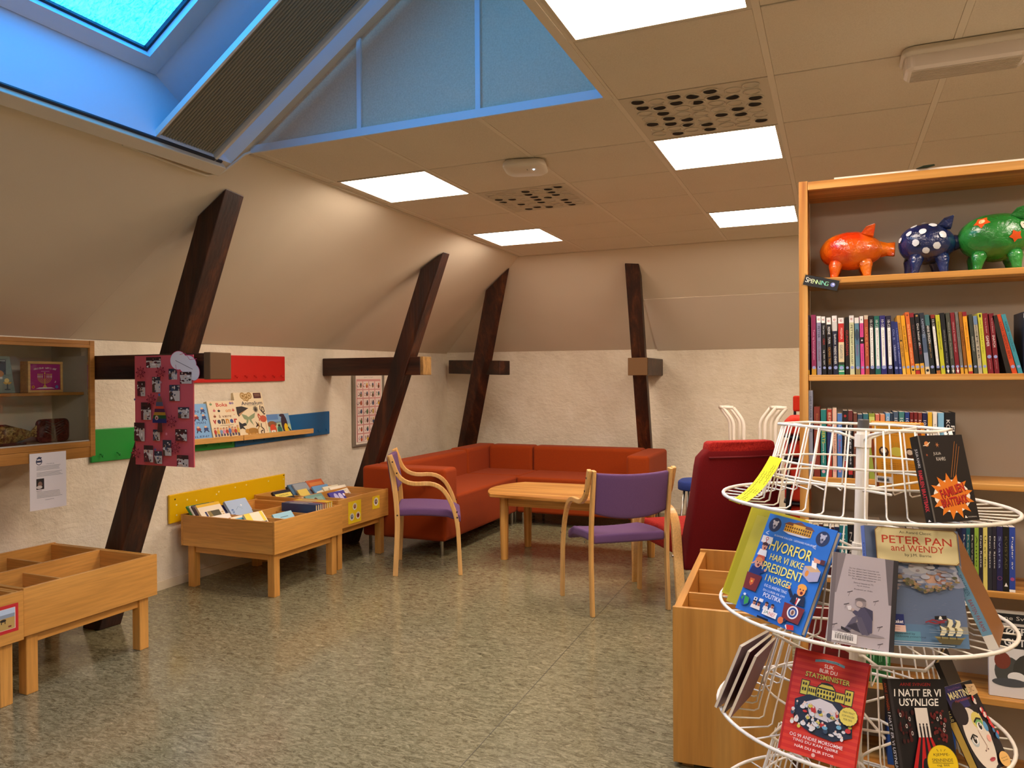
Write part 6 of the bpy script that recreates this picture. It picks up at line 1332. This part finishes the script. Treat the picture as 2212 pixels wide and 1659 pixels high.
def art_famil(a):
    a.rect(0, 0, 1, 1, '#1e1714'); a.rect(0, 0, .035, 1, '#5f5a56')
    a.ell(.17, .9, .05, '#d98a4a'); a.line([(.09, .88), (.17, .885), (.25, .92)], .015, '#e8d8c0'); a.poly(star_pts(.40, .885, .05, 6, .25, .035), '#c8804a'); a.poly(star_pts(.13, .77, .03, 6, .25, .02), '#b8643a')
    a.text('JULIA', .36, .78, '#d8cfc4', .17, .042); a.text('KAHRS', .42, .72, '#d8cfc4', .2, .042)
    for d in (0, .05, .1): a.line([(.56+d, .5), (.80+d*.8, .92-d*.6)], .008, '#b8742f')
    a.poly(star_pts(.5, .285, .40, 15, .97, .195), '#efe6da'); a.poly(star_pts(.5, .285, .48, 13, .62, .27, .2), '#dd7a1c'); a.ell(.5, .285, .3, '#dd7a1c', .15)
    a.text('FAMILIEN', .53, .345, '#4a0d0a', .56, .105, 14, .03); a.text('FAMILIEN', .52, .35, '#b81c18', .56, .10, 14, .02); a.text('BRATTBAKK', .54, .225, '#4a0d0a', .60, .10, 8, .03); a.text('BRATTBAKK', .53, .23, '#b81c18', .60, .095, 8, .02)
    a.poly([(.68, .03), (.74, .03), (.70, .06)], '#efe6da'); a.text('GYLDENDAL', .85, .04, '#d8cfc4', .2, .012)
def spine_famil(a): a.rect(0, 0, 1, 1, '#17130f'); a.text('JULIA KAHRS', .5, .74, '#e0d8cc', .22, .42, -90); a.text('FAMILIEN BRATTBAKK', .5, .36, '#c8303a', .48, .5, -90, .02); a.poly([(.3, .01), (.7, .01), (.45, .035)], W_)
def art_stats(a):
    a.rect(0, 0, 1, 1, '#cf2a1a')
    for i in range(16): a.rect(0, i/16, 1, i/16+.03, '#da3c24')
    a.rect(0, 0, .03, 1, '#b02014')
    a.poly([(.3, .925), (.42, .945), (.58, .945), (.70, .925), (.70, .90), (.58, .92), (.42, .92), (.3, .90)], '#6fa0b4'); a.text('Eivor Furuskaug', .5, .93, '#1f2a34', .24, .016)
    a.text('SLIK', .5, .88, '#f2e6dc', .13, .038, bold=.01); a.text('BLIR DU', .5, .83, '#f2e6dc', .24, .038, bold=.01); a.text('STATSMINISTER', .5, .765, '#2a2a1a', .61, .056, bold=.05); a.text('STATSMINISTER', .5, .768, '#e2d25c', .60, .05, bold=.015)
    # parliament building
    K, Yb = '#23261f', '#d9c84e'
    for u0, v0, u1, v1 in ((.17, .565, .27, .70), (.76, .565, .86, .70), (.27, .57, .40, .655), (.62, .57, .76, .655)): a.rect(u0-.01, v0-.006, u1+.01, v1+.008, K); a.rect(u0, v0, u1, v1, Yb)
    a.ell(.51, .62, .14, K, .105); a.ell(.51, .62, .128, Yb, .095); a.rect(.38, .56, .64, .62, K); a.rect(.39, .56, .63, .625, Yb); a.rect(.40, .655, .62, .67, K); a.rect(.43, .70, .59, .716, K)
    for i in range(6): a.ell(.41+.04*i, .63, .013, K, .016); a.rect(.40+.042*i, .575, .425+.042*i, .60, K)
    for i in range(4): a.rect(.28+.03*i, .60, .297+.03*i, .635, K); a.rect(.635+.03*i, .60, .652+.03*i, .635, K)
    for u in (.2, .235, .79, .825): a.rect(u-.01, .60, u+.01, .63, K); a.rect(u-.01, .655, u+.01, .68, K)
    a.poly([(.12, .50), (.3, .575), (.72, .56), (.9, .45), (.93, .28), (.7, .2), (.4, .22), (.15, .30)], '#252c3a'); a.poly([(.28, .50), (.45, .56), (.62, .54), (.78, .44), (.6, .36), (.35, .38)], '#e0d6d2')
    cols = ('#e8e0da', '#c8322a', '#6fa8c0', '#e8e0da', '#d9c84e', '#e8e0da', '#3a4a5c')
    r2_ = random.Random(5)
    for i in range(70):
        u = .12+.78*r2_.random(); v = .24+.24*r2_.random(); a.ell(u, v, .018+.02*r2_.random(), cols[i % 7], .012+.012*r2_.random(), 9)
        if i % 2: a.ell(u, v+.02, .014, '#e8c8b0', .011, 8)
    for i in range(26): u = .14+.72*r2_.random(); v = .24+.24*r2_.random(); a.line([(u, v), (u+.04*r2_.uniform(-1, 1), v+.03*r2_.uniform(-1, 1))], .007, '#1c222c')
    a.poly(star_pts(.86, .46, .125, 16, .95, .09), '#23261f'); a.poly(star_pts(.86, .46, .118, 16, .95, .085), '#e2cc56'); a.text('FINN YRKET', .86, .495, '#23261f', .15, .018); a.text('SOM PASSER', .86, .462, '#23261f', .16, .018); a.text('FOR DEG', .86, .43, '#23261f', .11, .018)
    a.text('OG 99 ANDRE MORSOMME', .5, .165, '#f2e6dc', .70, .032, bold=.005); a.text('TING DU KAN GJØRE', .5, .12, '#f2e6dc', .60, .032, bold=.005); a.text('NÅR DU BLIR STOR', .5, .075, '#f2e6dc', .52, .032, bold=.005); a.ell(.5, .03, .025, '#e0b0a0', n=14)
def art_natt(a):
    a.rect(0, 0, 1, 1, '#151113'); a.rect(0, 0, .05, 1, '#2b2729')
    a.text('ARNE SVINGEN', .48, .945, '#a82420', .55, .032, shear=.2); a.text('I NATT ER VI', .5, .86, '#efebe4', .84, .075, 0, .015, .15); a.text('USYNLIGE', .5, .765, '#efebe4', .70, .075, 0, .015, .15)
    r2_ = random.Random(3)
    for i in range(60):
        s = 1 if i % 2 else -1; u = .5+s*(.16+.26*r2_.random()); v = .38+.3*r2_.random(); a.ell(u, v, .012+.02*r2_.random(), ('#4a1414', '#5c1818', '#371012', '#6a2020')[i % 4], .01+.018*r2_.random(), 7)
    for u, v in ((.12, .64), (.27, .6), (.82, .62), (.76, .6), (.2, .53), (.86, .54), (.84, .49), (.28, .46)): a.ell(u, v, .018, '#c8c0bc', .022, 10); a.ell(u, v, .011, '#3a1a1a', .014, 8)
    a.rect(.38, .42, .60, .71, '#ddd4ca'); a.poly([(.38, .42), (.6, .42), (.86, -.0), (.14, -.0)], '#b8181c')
    for u, k in ((.43, .30), (.49, .46), (.55, .62)): a.rect(u-.014, .42, u+.014, .53, '#17121a'); a.ell(u, .545, .012, '#17121a', .014); a.poly([(u-.014, .42), (u+.014, .42), (k+.05, .12), (k-.02, .12)], '#17121a')
    a.ell(.44, .12, .06, '#17121a', .1); a.poly([(.40, .1), (.48, .1), (.47, 0), (.40, 0)], '#17121a')
    a.ell(.72, .17, .265, '#b89a10', n=36); a.ell(.72, .172, .255, '#e8c61c', n=36)
    for t, v, w in (('KJEMPE-', .25, .28), ('SPENNENDE', .20, .36), ('og litt', .15, .22), ('skummel', .10, .3)): a.text(t, .72, v, '#24241c', w, .032)
    a.line([(.54, .175), (.9, .17)], .006, '#24241c')
    for d in (-.05, 0, .05): a.line([(.72+d, .285), (.72+d*1.5, .305)], .006, '#24241c')
def spine_natt(a): a.rect(0, 0, 1, 1, '#17120f'); a.text('I NATT ER VI USYNLIGE', .5, .36, '#efebe4', .6, .5, -90); a.text('ARNE SVINGEN', .5, .82, '#b8481e', .28, .45, -90)
def art_mart(a):
    a.rect(0, 0, 1, 1, '#16121a'); a.rect(0, .72, .62, 1, '#2a2766')
    # painted face
    a.ell(.42, .36, .36, '#e2d6c6', .36, 30); a.poly([(.12, .5), (.75, .62), (.8, .35), (.62, .04), (.4, .0), (.2, .12)], '#e2d6c6'); a.ell(.2, .68, .22, '#1c1420', .14); a.poly([(.7, .72), (1, .7), (1, .2), (.86, .25), (.78, .55)], '#1c1420')
    a.ell(.60, .55, .16, '#dccb6a', .1); a.ell(.62, .52, .11, '#6fae6a', .05); a.ell(.6, .48, .085, '#f0ece6', .05); a.ell(.61, .48, .045, '#141414', .042); a.ell(.625, .495, .014, '#f0ece6', .014); a.line([(.48, .54), (.6, .575), (.72, .55)], .03, '#141414'); a.ell(.77, .46, .06, '#5a9ac8', .06)
    a.ell(.27, .35, .1, '#b0bcc0', .07); a.ell(.28, .36, .085, '#f0ece6', .05); a.ell(.27, .36, .048, '#141414', .042); a.ell(.285, .375, .014, '#f0ece6', .014); a.line([(.16, .38), (.28, .42), (.38, .38)], .03, '#141414')
    a.line([(.48, .45), (.54, .26), (.46, .22)], .014, '#b89a88'); a.ell(.44, .215, .016, '#5a3a34', .01); a.ell(.53, .225, .016, '#5a3a34', .01); a.ell(.52, .11, .09, '#c0505a', .022); a.line([(.43, .115), (.61, .115)], .008, '#7a1c28'); a.ell(.7, .33, .06, '#e8a898', .04)
    r2_ = random.Random(9)
    for i in range(34): t = r2_.random(); a.ell(.70+.28*t+.05*r2_.random(), .84-.5*t+.12*r2_.random(), .03, ('#d8363a', '#e8dcd6', '#e04a4a')[i % 3], .022, 9)
    for i in range(6): a.ell(.9+.08*r2_.random(), .28+.12*r2_.random(), .03, '#3a7ab0', .03, 8)
    a.text('Anne-Lill Moen', .3, .96, '#8a5a9a', .4, .026); a.text('MARTINE', .40, .885, '#f2e8b0', .70, .085, 0, .01); a.text('Hjerteknuser', .42, .81, '#b0524a', .5, .04); a.poly([(.68, .97), (.98, .95), (.99, .84), (.74, .82)], '#d9b88a'); a.text('3C', .83, .9, '#8a6a4a', .14, .06)
    a.ell(.84, .07, .16, '#e8b86a', .085, 20); a.text('Ny bok om', .84, .085, '#5a3a1a', .2, .02); a.text('Hjartene', .84, .055, '#5a3a1a', .18, .02)
def spine_mart(a): a.rect(0, 0, 1, 1, '#131015'); a.text('MARTINE', .5, .6, '#c8b87a', .26, .5, -90); a.text('1', .5, .3, '#c8a850', None, .6)
def art_amber(a):
    a.rect(0, 0, 1, 1, '#d98a14'); a.rect(0, 0, .07, 1, '#8a3c10'); a.rect(.93, 0, 1, 1, '#8a3c10'); a.rect(.08, .02, .92, .98, '#dc921c')
    for i in range(5): a.text('en bok om sol og sand som', .5, .95-i*.032, '#5c3208', .6-.06*i, .016)
    a.ell(.5, .58, .13, '#d8c84a', .07); [a.line([(.5+d, .66), (.5+d*1.2, .72)], .008, '#b8a02a') for d in (-.08, -.04, 0, .04, .08)]
    for u in (.25, .75): a.ell(u, .57, .1, '#4a2a14', .08, 9); a.ell(u, .585, .06, '#d8c0a0', .04, 8)
    for i in range(6): a.text('det var en gang en reise over havet', .5, .40-i*.032, '#5c3208', .66, .016)
    a.rect(.02, .09, .34, .19, '#e9e2d6'); a.text('Vahl skole', .18, .172, '#2a2a2a', .22, .02)
    for i in range(18): a.rect(.06+i*.013, .115, .065+i*.013+(.003 if i % 3 else .006), .16, '#1c1c1c')
def art_yel(a):
    a.rect(0, 0, 1, 1, '#b8a81c'); a.rect(.03, .02, .97, .98, '#a99c18')
    for u, v in ((.3, .85), (.25, .75), (.4, .7), (.2, .62), (.35, .6), (.5, .8), (.28, .9)): a.poly(star_pts(u, v, .035, 5, .4, .026), '#6a5c14')
    a.ell(.62, .4, .22, '#241c12', .13); a.rect(.6, .5, .63, .8, '#241c12'); a.ell(.5, .25, .12, '#241c12', .1); a.ell(.6, .43, .02, '#b8a81c')
def spn(t, bg, k): return lambda a: (a.rect(0, 0, 1, 1, bg), a.text(t, .5, .55, k, .6, .5, -90))
rackbook(0, -55.7, .335, -54, 15, .122, .198, .024, '#1a1512', 'black book with an orange explosion and red title, front right of the top basket', art_famil, spine_famil, pages='#e0d8c8')
rackbook(0, 66, .285, -122, -13, .155, .205, .02, '#d98a14', 'amber book with its back cover showing through the top basket wires', art_amber, flip=True, pages='#f0e2c0')
rackbook(1, -131.2, .33, -126.7, 26, .212, .268, .018, '#2f6fc4', 'blue book with large yellow title, front left of the middle basket', art_hvor, roll=-3.3)
rackbook(1, -143.5, .314, -128, 25, .205, .25, .026, '#b3a52c', 'thick book with cream page edges between the olive-yellow book and the blue book', None, pages='#d8cfb0', roll=-3, flip=True)
rackbook(1, -158, .298, -131, 23, .21, .262, .016, '#a99c18', 'olive-yellow book with dark stars, behind the blue book in the carousel', art_yel, hard=False, roll=-3)
rackbook(1, -91.2, .352, -86, 16.9, .139, .205, .016, '#8f868a', 'grey book showing a crouched boy with a phone, in the middle basket', art_grey, lambda a: (a.rect(0, 0, 1, 1, '#231f1f'), a.text('YTI', .5, .5, '#c8682a', .1, .5, 90), a.rect(.1, .02, .9, .2, '#d8d0c0')), flip=True, roll=-5.3, hard=False)
rackbook(1, -66, .305, -62, 16.3, .232, .268, .016, '#5f74a4', 'large slate-blue picture book with a cream title panel and a sailing ship', art_pan, spn('Peter Pan and Wendy', '#5f78b8', '#1f2c6a'), roll=-5)
rackbook(1, -20, .33, -13, 24, .18, .25, .022, '#8a5a30', 'brown book seen edge-on at the right of the middle basket, light blue spine', None, lambda a: (a.rect(0, 0, 1, 1, '#6f9ab4'), a.rect(0, .0, 1, .13, '#e6e0d4'), a.text('WILLIAMSON · TYRA JACOBSEN', .5, .7, '#1f3c58', .38, .55, -90), a.text('BARTEN PÅ RAMS', .5, .32, '#9a3a34', .3, .5, -90)))
rackbook(2, -106.4, .342, -111.3, 29, .178, .243, .014, '#cf2a1a', 'red striped book with a yellow parliament drawing, in the lower basket', art_stats, roll=1.4)
rackbook(2, -65.3, .350, -58.3, 19.9, .142, .213, .02, '#151113', 'black book with a white doorway, red path and a round yellow sticker', art_natt, spine_natt, roll=-3.9)
rackbook(2, -33, .348, -30, 30, .142, .19, .02, '#16121a', 'violet-topped paperback with a painted face, right in the lower basket', art_mart, spine_mart, roll=-6, hard=False)
rackbook(2, -20, .30, -14, 22, .13, .235, .012, '#1f1912', 'dark book with gold edges behind the painted-face paperback', None, None, pages='#9a7a3a')
rackbook(2, -172, .33, 160, 22, .17, .20, .008, '#c0a4a4', 'thin mauve booklet, outermost on the left of the lower basket', None, hard=False)
rackbook(2, -167, .32, 165, 22, .17, .195, .008, '#5c2c30', 'thin maroon booklet behind the mauve one', None, hard=False)
rackbook(2, -163, .31, 168, 22, .17, .19, .008, '#8a5a5c', 'thin dusty-rose booklet closest to the wires on the left', None, hard=False)
rackbook(2, 100, .28, -80, -13, .16, .22, .018, '#8a1418', 'maroon book with pale print, seen through the far side of the lower basket', f_plain(('rect', .1, .35, .9, .6, '#9a1a20'), ('text', 'bokklubben', .5, .5, '#e0c8c0', .6, .05), ('rect', .6, .0, 1, .25, '#b8b0a8')), flip=True)
# yellow handwritten paper strip bent over the rim
a0 = RB+AXR*TZ[0]+V((0, 0, .006)); tdir = R(211); rad = V((math.cos(tdir), math.sin(tdir), 0)); tan = V((-rad.y, rad.x, 0))
st = thing('paper_strip', 'yellow handwritten paper strip bent across the left rim of the top basket', 'note', a0+rad*.32)
prof = []
for i in range(11):
    t = i/10; prof.append((.362-.118*t, .0005+.02*t+.095*t**2))
J = M.Translation(-(a0+rad*.32)); wd = .034
def sp_(i, s, o=0): r, z = prof[i]; return a0+rad*r+tan*(s*wd)+V((0, 0, z+o))
b = B()
for i in range(10): b.hexa([sp_(i, -1), sp_(i, 1), sp_(i+1, 1), sp_(i+1, -1)], [sp_(i, -1, .0008), sp_(i, 1, .0008), sp_(i+1, 1, .0008), sp_(i+1, -1, .0008)])
b.build('strip', plain('#f0e010', .7), st, mx=J)
b = B()
for row in (-.5, -.1, .3, .62):
    i = 1
    while i < 9:
        n_ = rnd.choice((1, 2)); pts = []
        for k in range(n_*5+1):
            f = i+k/5
            if f > 9.6: break
            i0 = int(f); q = sp_(i0, row+.1*math.sin(k*2.4), .0012).lerp(sp_(min(10, i0+1), row+.1*math.sin(k*2.4), .0012), f-i0); pts.append(q)
        if len(pts) > 2: b.tube(pts, .0006, 4)
        i += n_+.4; i = int(i)+1 if rnd.random() < .3 else int(i)
        if n_ == 1: i = max(i, int(i))
        i += 0 if n_ > 1 else 1
b.build('handwriting', plain('#4a6a1c', .7), st, mx=J)

# ------------------------------------------------------------------ daylight and colour management
w = bpy.data.worlds.new('world'); SC.world = w; w.use_nodes = True
w.node_tree.nodes['Background'].inputs[0].default_value = (.25, .5, 1, 1); w.node_tree.nodes['Background'].inputs[1].default_value = 0.02
vs = SC.view_settings; SC.display_settings.display_device = 'sRGB'; vs.view_transform = 'Standard'; vs.look = 'None'; vs.gamma = 1; vs.exposure = 1.0; vs.use_curve_mapping = False
try:
    SC.cycles.use_denoising = True; SC.cycles.max_bounces = 8; SC.cycles.diffuse_bounces = 5; SC.cycles.sample_clamp_indirect = 6
except Exception: pass
